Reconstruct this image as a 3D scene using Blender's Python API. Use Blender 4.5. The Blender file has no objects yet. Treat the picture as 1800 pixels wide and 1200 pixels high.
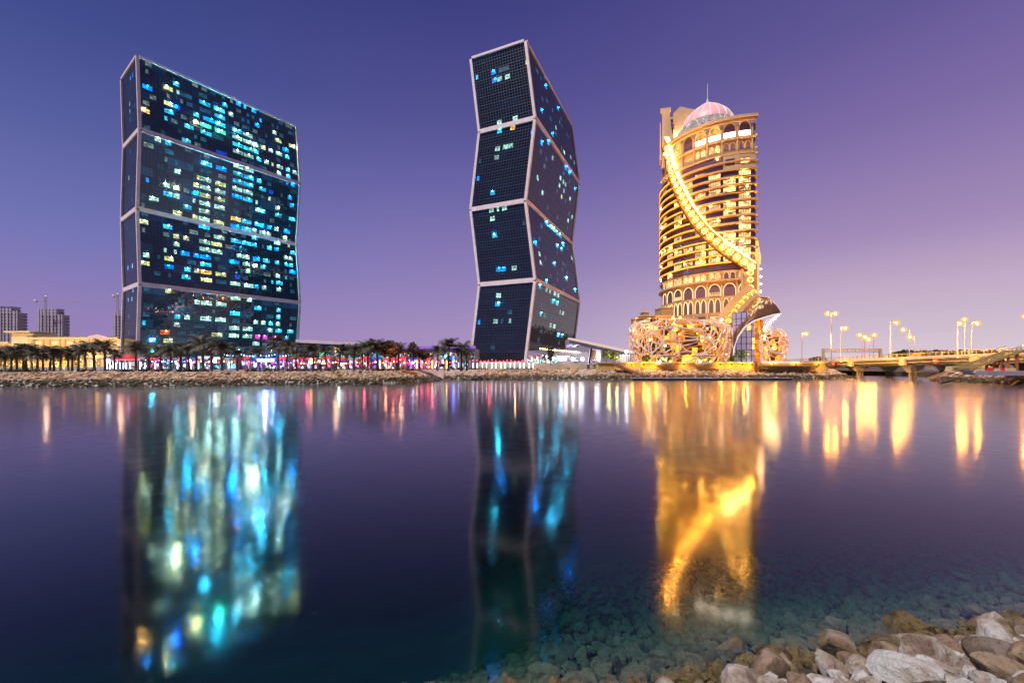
import bpy, math, random
from mathutils import Vector, Matrix, noise, geometry
random.seed(7)
PI = math.pi
SC = bpy.context.scene
COL = SC.collection
# ------------------------------------------------------------ camera, sky, sun, exposure
CAMZ = 4.5
FPX, HOR = 748.5, 639.3            # focal length and horizon of the photograph, in its pixels
cd = bpy.data.cameras.new('camera'); cam = bpy.data.objects.new('camera', cd); COL.objects.link(cam)
cam.location = (0, 0, CAMZ); cam.rotation_euler = (PI/2, 0, 0)
cd.sensor_width = 36; cd.lens = 36*FPX/1800; cd.shift_y = (HOR-600)/1800
cd.clip_start = .1; cd.clip_end = 9000
SC.camera = cam

W = bpy.data.worlds.new('World'); SC.world = W; W.use_nodes = True
wn, wl = W.node_tree.nodes, W.node_tree.links
bg = wn['Background']; bg.inputs['Strength'].default_value = 1.0
def s2l(c):
    return tuple(((v/255)/12.92 if v/255 <= .04045 else (((v/255)+.055)/1.055)**2.4) for v in c)
tc = wn.new('ShaderNodeTexCoord'); sx = wn.new('ShaderNodeSeparateXYZ'); wl.new(tc.outputs['Generated'], sx.inputs[0])
def ramp(stops):
    r = wn.new('ShaderNodeValToRGB'); e = r.color_ramp.elements; r.color_ramp.interpolation = 'EASE' if 0 else 'LINEAR'
    while len(e) < len(stops): e.new(.5)
    for k, (p, c) in enumerate(stops): e[k].position = p; e[k].color = (*s2l(c), 1)
    wl.new(sx.outputs['Z'], r.inputs[0]); return r
rl = ramp([(0,(158,134,184)), (.07,(150,130,184)), (.21,(116,118,182)), (.37,(86,95,160)), (.50,(62,76,141)), (.75,(38,48,108))])
rc = ramp([(0,(172,148,192)), (.06,(166,144,190)), (.18,(145,129,185)), (.30,(124,114,175)), (.40,(103,99,164)), (.49,(85,84,150)), (.64,(61,64,130)), (.9,(34,42,100))])
rr = ramp([(0,(222,205,213)), (.058,(208,190,207)), (.137,(193,170,197)), (.228,(162,139,184)), (.40,(125,107,166)), (.53,(98,88,150)), (.8,(62,60,120))])
def xmap(a, b):
    mr = wn.new('ShaderNodeMapRange'); mr.interpolation_type = 'SMOOTHSTEP'; mr.inputs['From Min'].default_value = a; mr.inputs['From Max'].default_value = b
    wl.new(sx.outputs['X'], mr.inputs['Value']); return mr
m0 = wn.new('ShaderNodeMix'); m0.data_type = 'RGBA'; wl.new(xmap(-.75, -.1).outputs[0], m0.inputs['Factor']); wl.new(rl.outputs[0], m0.inputs[6]); wl.new(rc.outputs[0], m0.inputs[7])
mx = wn.new('ShaderNodeMix'); mx.data_type = 'RGBA'; wl.new(xmap(-.2, .68).outputs[0], mx.inputs['Factor']); wl.new(m0.outputs[2], mx.inputs[6]); wl.new(rr.outputs[0], mx.inputs[7])
# the dusk glow is ahead; the sky goes on darker and bluer behind the viewer
mb_ = wn.new('ShaderNodeMapRange'); mb_.interpolation_type = 'SMOOTHSTEP'
mb_.inputs['From Min'].default_value = .25; mb_.inputs['From Max'].default_value = -.7
wl.new(sx.outputs['Y'], mb_.inputs['Value'])
mx2 = wn.new('ShaderNodeMix'); mx2.data_type = 'RGBA'; mx2.blend_type = 'MULTIPLY'
mx2.inputs[7].default_value = (.34, .4, .55, 1)
wl.new(mb_.outputs[0], mx2.inputs['Factor']); wl.new(mx.outputs[2], mx2.inputs[6])
wl.new(mx2.outputs[2], bg.inputs['Color'])

sd = bpy.data.lights.new('sun', 'SUN'); sun = bpy.data.objects.new('sun', sd); COL.objects.link(sun)
sd.energy = 4.2; sd.angle = math.radians(4); sd.color = (1, .91, .86)
sun.rotation_euler = (math.radians(32), 0, math.radians(-46))     # high behind the viewer, over the left shoulder
SC.view_settings.view_transform = 'Standard'; SC.view_settings.look = 'None'
SC.view_settings.exposure = 0; SC.view_settings.gamma = 1
SC.render.engine = 'CYCLES'
cy = SC.cycles
cy.use_denoising = True; cy.max_bounces = 6; cy.diffuse_bounces = 2; cy.glossy_bounces = 4
cy.transparent_max_bounces = 8; cy.transmission_bounces = 4; cy.volume_bounces = 0
cy.sample_clamp_indirect = 0; cy.sample_clamp_direct = 0; cy.use_light_tree = True

def at(px, py, D): return Vector(((px-900)/FPX*D, D, CAMZ-(py-HOR)/FPX*D))
def X(px, D): return (px-900)/FPX*D
def Z(py, D): return CAMZ-(py-HOR)/FPX*D
def flood(name, loc, target, color, power, cone=100, r=.15, parent=None):
    """a spot lamp aimed at a target"""
    d = bpy.data.lights.new(name, 'SPOT'); d.energy = power; d.color = color; d.shadow_soft_size = r; d.spot_size = math.radians(cone); d.spot_blend = .6
    o = bpy.data.objects.new(name, d); COL.objects.link(o); o.location = Vector(loc)-wloc(parent); o.parent = parent
    o.rotation_euler = (Vector(target)-Vector(loc)).to_track_quat('-Z', 'Y').to_euler(); return o
# ------------------------------------------------------------ materials
M = {}
def mat(name, color, rough=.7, metal=0, em=None, es=0, spec=.5, noise_=0, nscale=1., bump=0, bscale=5., ior=None, c2=None):
    m = bpy.data.materials.new(name); m.use_nodes = True; M[name] = m
    n, l = m.node_tree.nodes, m.node_tree.links; b = n['Principled BSDF']
    b.inputs['Base Color'].default_value = (*color, 1); b.inputs['Roughness'].default_value = rough
    b.inputs['Metallic'].default_value = metal; b.inputs['Specular IOR Level'].default_value = spec
    if ior: b.inputs['IOR'].default_value = ior
    if em: b.inputs['Emission Color'].default_value = (*em, 1); b.inputs['Emission Strength'].default_value = es
    if noise_ or c2:
        g = n.new('ShaderNodeTexCoord'); t = n.new('ShaderNodeTexNoise'); t.inputs['Scale'].default_value = nscale; t.inputs['Detail'].default_value = 6
        r = n.new('ShaderNodeValToRGB'); r.color_ramp.elements[0].position = .35; r.color_ramp.elements[1].position = .65
        k = 1-noise_
        r.color_ramp.elements[0].color = (*[v*k for v in color], 1); r.color_ramp.elements[1].color = (*(c2 or color), 1)
        l.new(g.outputs['Object'], t.inputs['Vector']); l.new(t.outputs['Fac'], r.inputs[0]); l.new(r.outputs[0], b.inputs['Base Color'])
    if bump:
        g = n.new('ShaderNodeTexCoord'); t = n.new('ShaderNodeTexNoise'); t.inputs['Scale'].default_value = bscale; t.inputs['Detail'].default_value = 8
        bp = n.new('ShaderNodeBump'); bp.inputs['Strength'].default_value = bump
        l.new(g.outputs['Object'], t.inputs['Vector']); l.new(t.outputs['Fac'], bp.inputs['Height']); l.new(bp.outputs[0], b.inputs['Normal'])
    return m
def glow(name, color, strength, vary=0, scale=3.):
    """a lit surface; vary > 0 lets furniture, blinds and curtains break the light up"""
    m = mat(name, (.02, .02, .02), .3, em=color, es=strength)
    if vary:
        n, l = m.node_tree.nodes, m.node_tree.links; b = n['Principled BSDF']
        g = n.new('ShaderNodeTexCoord'); oi = n.new('ShaderNodeObjectInfo'); ad = n.new('ShaderNodeVectorMath'); ad.operation = 'MULTIPLY_ADD'
        l.new(oi.outputs['Random'], ad.inputs[0]); ad.inputs[1].default_value = (97, 53, 31); l.new(g.outputs['Object'], ad.inputs[2])
        t = n.new('ShaderNodeTexVoronoi'); t.distance = 'CHEBYCHEV'; t.inputs['Scale'].default_value = scale
        l.new(ad.outputs[0], t.inputs['Vector'])
        sp = n.new('ShaderNodeSeparateColor'); l.new(t.outputs['Color'], sp.inputs[0])
        r = n.new('ShaderNodeMapRange'); r.inputs['To Min'].default_value = strength*(1-vary); r.inputs['To Max'].default_value = strength*(1+vary*.6)
        l.new(sp.outputs[0], r.inputs['Value'])
        r2 = n.new('ShaderNodeMapRange'); r2.inputs['To Min'].default_value = .55; r2.inputs['To Max'].default_value = 1.35
        l.new(oi.outputs['Random'], r2.inputs['Value'])
        mu = n.new('ShaderNodeMath'); mu.operation = 'MULTIPLY'; l.new(r.outputs[0], mu.inputs[0]); l.new(r2.outputs[0], mu.inputs[1])
        l.new(mu.outputs[0], b.inputs['Emission Strength'])
    return m
# ------------------------------------------------------------ mesh helpers
class MB:
    def __init__(s): s.v = []; s.f = []; s.m = []
    def add(s, vs, fs, mi=0):
        o = len(s.v); s.v += [Vector(v) for v in vs]; s.f += [tuple(i+o for i in f) for f in fs]; s.m += [mi]*len(fs); return s
    def box(s, c, d, rz=0, mi=0, taper=1):
        hx, hy, hz = d[0]/2, d[1]/2, d[2]/2; cs, sn = math.cos(rz), math.sin(rz); vs = []
        for z in (-1, 1):
            k = taper if z > 0 else 1
            for x, y in ((-1,-1), (1,-1), (1,1), (-1,1)):
                a, b = x*hx*k, y*hy*k; vs.append((c[0]+a*cs-b*sn, c[1]+a*sn+b*cs, c[2]+z*hz))
        return s.add(vs, [(3,2,1,0), (4,5,6,7), (0,1,5,4), (1,2,6,5), (2,3,7,6), (3,0,4,7)], mi)
    def bar(s, p, q, w, h=None, up=(0,0,1), mi=0):
        p, q = Vector(p), Vector(q); h = h or w; d = (q-p)
        if d.length < 1e-6: return s
        d.normalize(); u = Vector(up)
        if abs(d.dot(u)) > .97: u = Vector((0,1,0)) if abs(d.y) < .9 else Vector((1,0,0))
        a = d.cross(u).normalized()*w/2; b = a.cross(d).normalized()*h/2
        vs = [p-a-b, p+a-b, p+a+b, p-a+b, q-a-b, q+a-b, q+a+b, q-a+b]
        return s.add(vs, [(0,1,2,3), (7,6,5,4), (4,5,1,0), (5,6,2,1), (6,7,3,2), (7,4,0,3)], mi)
    def tube(s, pts, rad, n=6, mi=0, caps=True):
        pts = [Vector(p) for p in pts]; o = len(s.v); R = rad if isinstance(rad, (list, tuple)) else [rad]*len(pts)
        for i, p in enumerate(pts):
            d = (pts[min(i+1, len(pts)-1)]-pts[max(i-1, 0)]).normalized()
            u = Vector((0,0,1)) if abs(d.z) < .95 else Vector((1,0,0)); a = d.cross(u).normalized(); b = a.cross(d)
            for k in range(n): t = 2*PI*k/n; s.v.append(p+a*math.cos(t)*R[i]+b*math.sin(t)*R[i])
        for i in range(len(pts)-1):
            for k in range(n): s.f.append((o+i*n+k, o+i*n+(k+1) % n, o+(i+1)*n+(k+1) % n, o+(i+1)*n+k)); s.m.append(mi)
        if caps: s.f += [tuple(o+k for k in reversed(range(n))), tuple(o+(len(pts)-1)*n+k for k in range(n))]; s.m += [mi, mi]
        return s
    def lathe(s, c, prof, n=24, mi=0):
        o = len(s.v); c = Vector(c)
        for r, z in prof:
            for k in range(n): t = 2*PI*k/n; s.v.append(c+Vector((r*math.cos(t), r*math.sin(t), z)))
        for i in range(len(prof)-1):
            for k in range(n): s.f.append((o+i*n+k, o+i*n+(k+1) % n, o+(i+1)*n+(k+1) % n, o+(i+1)*n+k)); s.m.append(mi)
        return s
    def sphere(s, c, r, n=8, mi=0, sq=1):
        return s.lathe(c, [(max(1e-4, r*math.sin(PI*i/(n//2+1))), -r*sq*math.cos(PI*i/(n//2+1))) for i in range(n//2+2)], n, mi)
    def grid(s, rows, mi=0, flip=False):
        o = len(s.v); nc = len(rows[0])
        for r in rows: s.v += [Vector(p) for p in r]
        for i in range(len(rows)-1):
            for k in range(nc-1):
                f = (o+i*nc+k, o+i*nc+k+1, o+(i+1)*nc+k+1, o+(i+1)*nc+k); s.f.append(f[::-1] if flip else f); s.m.append(mi)
        return s
    def slab(s, pts, z0, z1, mi=0):
        n = len(pts); vs = [(p[0], p[1], z0) for p in pts]+[(p[0], p[1], z1) for p in pts]
        return s.add(vs, [tuple(reversed(range(n))), tuple(range(n, 2*n))]+[(i, (i+1) % n, n+(i+1) % n, n+i) for i in range(n)], mi)
    def mesh(s, name, mats, off=Vector((0,0,0)), smooth=False):
        me = bpy.data.meshes.new(name); me.from_pydata([tuple(v-off) for v in s.v], [], s.f)
        for m in (mats if isinstance(mats, (list, tuple)) else [mats]): me.materials.append(M[m] if isinstance(m, str) else m)
        if any(s.m): me.polygons.foreach_set('material_index', s.m)
        if smooth: me.polygons.foreach_set('use_smooth', [True]*len(s.f))
        me.update(); return me
def wloc(o):
    v = Vector((0,0,0))
    while o: v += o.location; o = o.parent
    return v
def put(mb, name, mats, parent=None, smooth=False, kind=None, label=None):
    """mesh built in world coordinates, origin at its own middle, child of parent"""
    c = Vector([(min(v[i] for v in mb.v)+max(v[i] for v in mb.v))/2 for i in range(3)])
    o = bpy.data.objects.new(name, mb.mesh(name, mats, c, smooth)); COL.objects.link(o)
    o.parent = parent; o.location = c-wloc(parent)
    if kind: o['kind'] = kind
    if label: o['label'] = label
    return o
def inst(me, name, parent, Mw, label=None):
    o = bpy.data.objects.new(name, me); COL.objects.link(o); o.parent = parent
    o.matrix_basis = Matrix.Translation(-wloc(parent)) @ Mw
    if label: o['label'] = label
    return o
def tag(o, label, cat, group=None):
    o['label'] = label; o['category'] = cat
    if group: o['group'] = group
    return o
def thing(name, label, cat, loc=(0,0,0), group=None):
    o = bpy.data.objects.new(name, None); COL.objects.link(o); o.location = loc; o.empty_display_size = .5
    return tag(o, label, cat, group)
def copy_tree(o, parent=None):
    c = o.copy(); COL.objects.link(c); c.parent = parent
    for ch in list(o.children): copy_tree(ch, c)
    return c
def ordinal(n):
    names = ['first','second','third','fourth','fifth','sixth','seventh','eighth','ninth','tenth','eleventh','twelfth','thirteenth','fourteenth','fifteenth','sixteenth','seventeenth','eighteenth','nineteenth','twentieth']
    return names[n] if n < 20 else 'twenty-'+names[n-20] if n < 29 else f'{n+1}th'
def point(name, loc, color, power, r=.15, parent=None):
    d = bpy.data.lights.new(name, 'POINT'); d.energy = power; d.color = color; d.shadow_soft_size = r
    o = bpy.data.objects.new(name, d); COL.objects.link(o); o.location = Vector(loc)-wloc(parent); o.parent = parent; return o

WIN_E = 2.5; LAMP_E = 4500; STAR_E = 1300; WATER_IOR = 1.39; RO_NEAR = .08; RO_FAR = .165; FLOOD = 1.0; STAR_R = .42

# lit windows of the two zigzag towers: (tower, block from the top, face, "column.floor size colour")
WIN = [
(0, 0, 'w', '7.2wy 10.1sc 11.2nw 12.2Wd 7.4wy 7.5wc 10.4sB* 0.6wo 13.6sc 15.6nc 16.4sc 16.5sy* 18.2Wc 23.2Wc* 18.3Wd 23.3Wc 19.4Wb 23.4Wc* 18.5Wg 23.5Wg* 18.6Wc 22.6Wd 29.4Wc* 33.4Ww 38.2sb 29.5Ww 33.5Ww 37.5sw* 29.6Wc 33.6Wc 37.6sc 40.5sy 43.5sw 46.5ww 50.5sc 29.7Ww 33.7Ww 38.7sc 41.7sw 44.7ny 46.7ww 50.7sc 53.7sw 46.3wy 52.3wy 46.8sw 50.8sc 11.7nd 23.8WB'),
(0, 1, 'w', '4.0sw 7.0sc 10.3sw 18.1Wc* 23.1Wb 18.2Wd 29.0Ww 33.0Ww 2.5nb 7.5sw 10.5sy* 16.4sy 17.3ny 18.3Ww 23.3Wy 29.1Wc 33.1Wc 38.1sc 29.2Wc 33.2Wc 7.6wc 10.6sw 16.5sb* 18.4Ww 23.4Ww 29.3Ww 33.3Ww 18.5Wy 23.5Wy 29.4Wb 33.4Wc 3.7ww 13.7wc 16.6nw 18.6Ww 23.6Ww 38.4nw 38.5sw 40.5sc* 46.4sw 43.2sB 51.2sb 50.0nb 52.0sb 52.3sb 10.8wy 16.8sy 18.7Ww 18.8Ww 23.8Wy 23.7Wd 29.7Wo 33.7Wc 29.8Wb 33.8Wc 37.8sw 38.7sc 40.8ww 43.8sw 40.7sb* 46.5wc 46.7sw 52.5wc 50.8sy 50.7wb'),
(0, 2, 'w', '0.1wy 7.1wc 18.0Wc 10.2sy 13.2sy 10.3sw 23.1Ww 18.2Ww 22.2Wy 29.1Wc 33.1Wc 37.0sc 37.1sc 46.0ww 43.1sc 46.1sb 52.0ny 53.1sc 1.5sw 7.4nw 7.5wy 10.4nw 12.4wb 16.4sb 18.4Wb 18.3Ww 22.3Ww 0.6wy 7.6wb 31.3sw 33.3ww 41.3wc 18.5Wc 28.4Wb* 33.4ww 37.4sy* 40.4sc 46.3sc 50.2sw 52.2sw 50.3sc 52.3sc 13.6sc 16.6sy 18.6Wo 23.6Wy 12.7wc 18.7Wy 23.7Wd 50.5nc 46.5sw 46.6wc 44.6nc 46.7sw 46.8sw 28.7Ww 33.7Ww 37.7sb 40.7sw 10.8sc* 13.8sw 16.8sc 19.8sc 23.8wc 30.8sw 34.8sw 30.6sB'),
(0, 3, 'w', '7.0sy 16.1sw 18.1Ww 23.1Ww 28.0Ww 34.0sw 10.3sc 10.4sw 18.3Ww 23.3Ww 28.2Wc 33.2Wd 43.3sc 46.2sc 37.3sw 40.3sw 46.3sw 6.5wr 3.5sd 28.4Ww 33.4Ww 46.4wc 51.4wc 22.5Wy 28.5Ww 33.5Ww 3.6sc* 7.6wy 11.5wd 15.5wd 16.4Wd 43.4sw 50.5sc 38.5sm 41.5sm 45.5sm'),
(0, 0, 'n', '14.1nb 11.1nb 9.4nw 9.5nw 15.5nd 9.6nd'),
(0, 1, 'n', '8.4nw 9.1nd 13.7nd'),
(0, 2, 'n', '7.1nd 6.6nb 12.6nw 6.8nw'),
(0, 3, 'n', '6.1nc 11.1nw 12.0nc 7.3sd 8.5sd'),
(1, 0, 'n', '7.2sb 7.3sb 9.3sw 12.3sw 10.2sd 12.2sd 1.2nc 20.2ny 7.8sw 13.8sw'),
(1, 1, 'n', '12.0so 7.0sc 20.1nb 7.2sw 10.2sw 12.2sw 7.3sw 1.3nd 1.5nb 7.7sc 12.8sc*'),
(1, 2, 'n', '7.0sw 10.0nw 12.0sw 7.1sw 7.3sc 7.7sb 9.7sb 13.7sw 19.2nd'),
(1, 3, 'n', '7.1sw 7.2sc 12.3sd 1.4nb 7.4sw 10.4nd 13.4nw 7.7sd'),
(1, 0, 'w', '8.6sb 18.1sb 33.1sb 19.5sd 19.7sb 26.5nw 36.2sd 43.3sd 34.7sw 45.6sw 45.3sd 51.6nw'),
(1, 1, 'w', '7.1sb 13.0sb 7.2sd 13.2sd 19.1sw 35.0sb 40.0sb 7.5sw 30.2sw 34.2sw 37.2sw 30.3sw 36.3sw 13.6sw 34.4sy 45.3sw 50.1sb 46.6sw 51.5sw 46.5sd 47.7nd'),
(1, 2, 'w', '19.0Wc 23.0Wc 27.0Wc 31.0Wc 36.0Wc 39.1Wc 13.1sd 4.4sb 7.4sd 7.5sw 13.5sd 7.6sw 30.2wc 36.2wc 23.5wc 36.4sd 39.4sd 17.7sd 38.6wc 50.7wc 11.8sc 52.2sw 34.5sd'),
(1, 3, 'w', '4.0sc 11.0sw 15.0sw 20.0ww 24.0ww 19.1wc 24.1wc 33.2ww 30.2nw 8.3sc 7.2sd 20.3sd 20.4sw 24.4ww 30.4wd 35.4wd 30.5wc 35.5wc'),
]
# ------------------------------------------------------------ materials used
GL = {'c': (.015,.36,.62), 'b': (.0,.20,.85), 'B': (.0,.07,.85), 'w': (.42,.86,.72), 'y': (.66,.80,.30), 'g': (.04,.8,.45), 'o': (1,.58,.14), 'r': (1,.13,.02), 'm': (.9,.04,.5), 'd': (.03,.22,.38), 'e': (.25,.42,.40)}
for k, c in GL.items(): glow('lit_room_'+k, c, {'d': .42, 'e': .5, 'r': 1.5, 'm': 1.3, 'B': 1.2, 'w': WIN_E*.45, 'y': WIN_E*.5, 'o': WIN_E*.6}.get(k, WIN_E), .85, 3.2)
for k, c in GL.items(): glow('bright_lamp_'+k, c, STAR_E); glow('reflection_dot_'+k, c, 300); glow('strong_reflection_dot_'+k, c, 1700)
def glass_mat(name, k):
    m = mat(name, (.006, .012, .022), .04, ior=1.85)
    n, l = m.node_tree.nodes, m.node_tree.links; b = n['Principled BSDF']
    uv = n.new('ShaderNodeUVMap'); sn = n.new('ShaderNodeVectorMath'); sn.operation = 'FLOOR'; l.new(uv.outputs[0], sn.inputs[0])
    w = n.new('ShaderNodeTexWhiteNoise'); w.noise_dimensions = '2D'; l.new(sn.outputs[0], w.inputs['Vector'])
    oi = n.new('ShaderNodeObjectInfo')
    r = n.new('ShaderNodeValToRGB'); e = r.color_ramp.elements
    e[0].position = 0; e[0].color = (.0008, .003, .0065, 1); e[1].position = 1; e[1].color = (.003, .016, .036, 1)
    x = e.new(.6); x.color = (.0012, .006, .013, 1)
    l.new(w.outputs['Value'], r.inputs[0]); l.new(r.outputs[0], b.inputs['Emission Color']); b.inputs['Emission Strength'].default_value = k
    # each pane sits a hair out of true
    nm = n.new('ShaderNodeNewGeometry'); w2 = n.new('ShaderNodeTexWhiteNoise'); w2.noise_dimensions = '3D'
    sc = n.new('ShaderNodeVectorMath'); sc.operation = 'MULTIPLY'; sc.inputs[1].default_value = (4, 3, 1); l.new(uv.outputs[0], sc.inputs[0])
    fl = n.new('ShaderNodeVectorMath'); fl.operation = 'FLOOR'; l.new(sc.outputs[0], fl.inputs[0]); l.new(fl.outputs[0], w2.inputs['Vector'])
    sb = n.new('ShaderNodeVectorMath'); sb.operation = 'SUBTRACT'; sb.inputs[1].default_value = (.5,.5,.5); l.new(w2.outputs['Color'], sb.inputs[0])
    sc2 = n.new('ShaderNodeVectorMath'); sc2.operation = 'SCALE'; sc2.inputs['Scale'].default_value = .022; l.new(sb.outputs[0], sc2.inputs[0])
    ad = n.new('ShaderNodeVectorMath'); ad.operation = 'ADD'; l.new(nm.outputs['Normal'], ad.inputs[0]); l.new(sc2.outputs[0], ad.inputs[1])
    no = n.new('ShaderNodeVectorMath'); no.operation = 'NORMALIZE'; l.new(ad.outputs[0], no.inputs[0]); l.new(no.outputs[0], b.inputs['Normal'])
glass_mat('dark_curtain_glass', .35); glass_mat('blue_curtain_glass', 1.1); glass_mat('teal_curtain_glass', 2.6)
mat('pink_stone_cladding', (.82,.69,.71), .6, noise_=.15, nscale=.3)
mat('mullion_metal', (.045,.038,.055), .5)
mat('tan_stone', (.50,.31,.14), .8, noise_=.12, nscale=.5)
mat('tan_stone_pale', (.60,.41,.22), .75, noise_=.1, nscale=.5)
mat('purple_glass', (.17,.10,.13), .12, ior=1.7)
mat('bronze', (.18,.08,.045), .4, .5, noise_=.2, nscale=.4)
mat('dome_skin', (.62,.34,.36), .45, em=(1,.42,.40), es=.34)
mat('concrete', (.36,.32,.27), .85, noise_=.25, nscale=.35, bump=.3)
mat('concrete_pale', (.46,.42,.37), .85, noise_=.2, nscale=.35)
mat('dark_steel', (.03,.03,.035), .5, .6)
mat('painted_steel', (.5,.47,.42), .45, .3)
mat('mustard_steel', (.45,.33,.12), .5, .2)
mat('rust_steel', (.35,.13,.05), .6)
mat('asphalt', (.05,.05,.05), .9)
mat('paving', (.30,.26,.24), .8, noise_=.3, nscale=1.5)
mat('cream_render', (.60,.50,.33), .8, noise_=.12, nscale=.2)
mat('palm_trunk', (.16,.11,.08), .9, noise_=.5, nscale=4)
mat('palm_leaf', (.09,.085,.05), .6, noise_=.5, nscale=1.2, c2=(.15,.125,.075))
mat('leaf_green', (.10,.14,.03), .6, noise_=.5, nscale=1.0, c2=(.15,.19,.04))
mat('leaf_dark', (.035,.045,.025), .7, noise_=.5, nscale=.2, c2=(.06,.06,.035))
mat('tree_brown', (.13,.075,.04), .8, noise_=.4, nscale=.8, c2=(.16,.10,.05))
mat('white_paint', (.78,.76,.74), .5)
mat('red_cloth', (.60,.02,.03), .7, em=(1,.03,.05), es=.5)
mat('blue_cloth', (.03,.08,.5), .7)
mat('slab_grey', (.30,.26,.33), .85, noise_=.2, nscale=.1)
mat('dark_opening', (.02,.018,.03), .5)
mat('orange_float', (.8,.25,.02), .5)
mat('sign_red', (.7,.03,.03), .5)
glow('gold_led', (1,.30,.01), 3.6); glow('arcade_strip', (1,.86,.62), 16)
glow('cream_glow', (1,.62,.26), 1.9)
glow('gold_glow', (1,.42,.04), 2.4, .6, 1.5)
glow('hot_lamp', (1,.40,.06), LAMP_E); glow('warm_streak_dot', (1,.42,.05), 1300); glow('spiral_streak_dot', (1,.33,.02), 1500)
glow('white_lamp', (.75,.85,1), 15)
glow('warm_room', (1,.56,.20), 1.8, .85, 2.5)
glow('cool_tube', (.62,.80,1), 9)
glow('red_tube', (1,.03,.05), 9); glow('blue_tube', (.03,.2,1), 12); glow('magenta_tube', (.9,.05,.9), 9); glow('green_tube', (.1,1,.4), 6); glow('amber_tube', (1,.5,.05), 12)
def market(name, hues, strength, scale=1.6):
    """shop fronts: panes, goods and signs in many small lit colours"""
    m = mat(name, (.02,.02,.02), .3, em=(1,1,1), es=strength); n, l = m.node_tree.nodes, m.node_tree.links; b = n['Principled BSDF']
    g = n.new('ShaderNodeNewGeometry'); mp = n.new('ShaderNodeMapping'); mp.inputs['Scale'].default_value = (scale*1.3, scale, scale); l.new(g.outputs['Position'], mp.inputs[0])
    t = n.new('ShaderNodeTexVoronoi'); t.distance = 'CHEBYCHEV'; t.inputs['Scale'].default_value = 1; l.new(mp.outputs[0], t.inputs['Vector'])
    s_ = n.new('ShaderNodeSeparateColor'); l.new(t.outputs['Color'], s_.inputs[0])
    r = n.new('ShaderNodeValToRGB'); r.color_ramp.interpolation = 'CONSTANT'; e = r.color_ramp.elements
    while len(e) < len(hues): e.new(.5)
    for k, c in enumerate(hues): e[k].position = k/len(hues); e[k].color = (*c, 1)
    l.new(s_.outputs[0], r.inputs[0]); l.new(r.outputs[0], b.inputs['Emission Color'])
    q = n.new('ShaderNodeMath'); q.operation = 'POWER'; q.inputs[1].default_value = 2.2; l.new(s_.outputs[1], q.inputs[0]); w = n.new('ShaderNodeMath'); w.operation = 'MULTIPLY'; w.inputs[1].default_value = strength*2; l.new(q.outputs[0], w.inputs[0]); l.new(w.outputs[0], b.inputs['Emission Strength'])
D_ = (.02,.02,.05)
for nm, hu, st in (('cyan_shop', [(.12,.7,.8),D_,(.3,.9,.9),(.05,.3,.5),(.8,.9,.9),D_,(.1,.8,.7)], 2.0), ('white_shop', [(.8,.88,1),D_,(.5,.6,.9),(1,.9,.8),D_,(.3,.5,.9),(.8,.8,.9),(.9,.2,.5)], 2.2), ('pink_shop', [(1,.2,.5),D_,(1,.8,.8),(.5,.1,.7),D_,(.9,.85,1),(1,.05,.15)], 1.9), ('red_shop', [(1,.04,.08),D_,(1,.7,.65),(1,.1,.3),(.3,.0,.1),(.9,.8,.9),(1,.3,.05)], 2.0), ('blue_shop', [(.05,.15,1),(.3,.05,.8),D_,(.7,.8,1),(.1,.3,1),D_,(.9,.1,.6)], 2.2), ('gold_shop', [(1,.55,.08),(.8,.35,.04),(1,.7,.25),(.3,.12,.02),(1,.5,.05)], 1.3)): market(nm, hu, st)
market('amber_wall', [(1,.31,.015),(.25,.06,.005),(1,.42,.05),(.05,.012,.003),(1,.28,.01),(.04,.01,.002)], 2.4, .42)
# ------------------------------------------------------------ water
mw = bpy.data.materials.new('lagoon_water'); mw.use_nodes = True; M['lagoon_water'] = mw
n, l = mw.node_tree.nodes, mw.node_tree.links; n.remove(n['Principled BSDF']); out = n['Material Output']
gl = n.new('ShaderNodeBsdfGlossy'); gl.distribution = 'MULTI_GGX'; tr = n.new('ShaderNodeBsdfTransparent'); fr = n.new('ShaderNodeFresnel'); mxs = n.new('ShaderNodeMixShader')
fr.inputs['IOR'].default_value = WATER_IOR; tr.inputs[0].default_value = (.93,.97,.97,1); gl.inputs['Color'].default_value = (.95,.95,1,1)
geo = n.new('ShaderNodeNewGeometry'); sp = n.new('ShaderNodeSeparateXYZ'); l.new(geo.outputs['Position'], sp.inputs[0])
mr = n.new('ShaderNodeMapRange'); mr.inputs['From Min'].default_value = 6; mr.inputs['From Max'].default_value = 40; mr.inputs['To Min'].default_value = RO_NEAR; mr.inputs['To Max'].default_value = RO_FAR
l.new(sp.outputs['Y'], mr.inputs['Value'])
nz = n.new('ShaderNodeTexNoise'); nz.inputs['Scale'].default_value = 1.0; nz.inputs['Detail'].default_value = 3
mp = n.new('ShaderNodeMapping'); mp.inputs['Scale'].default_value = (.03,.12,1); l.new(geo.outputs['Position'], mp.inputs[0]); l.new(mp.outputs[0], nz.inputs['Vector'])
mm = n.new('ShaderNodeMapRange'); mm.inputs['To Min'].default_value = .75; mm.inputs['To Max'].default_value = 1.25; l.new(nz.outputs['Fac'], mm.inputs['Value'])
mu = n.new('ShaderNodeMath'); mu.operation = 'MULTIPLY'; l.new(mr.outputs[0], mu.inputs[0]); l.new(mm.outputs[0], mu.inputs[1]); l.new(mu.outputs[0], gl.inputs['Roughness'])
bk = n.new('ShaderNodeMix'); bk.data_type = 'FLOAT'; bk.inputs[3].default_value = .04; l.new(geo.outputs['Backfacing'], bk.inputs['Factor']); l.new(fr.outputs[0], bk.inputs[2]); l.new(bk.outputs[0], mxs.inputs[0]); l.new(tr.outputs[0], mxs.inputs[1]); l.new(gl.outputs[0], mxs.inputs[2]); l.new(mxs.outputs[0], out.inputs['Surface'])
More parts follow.
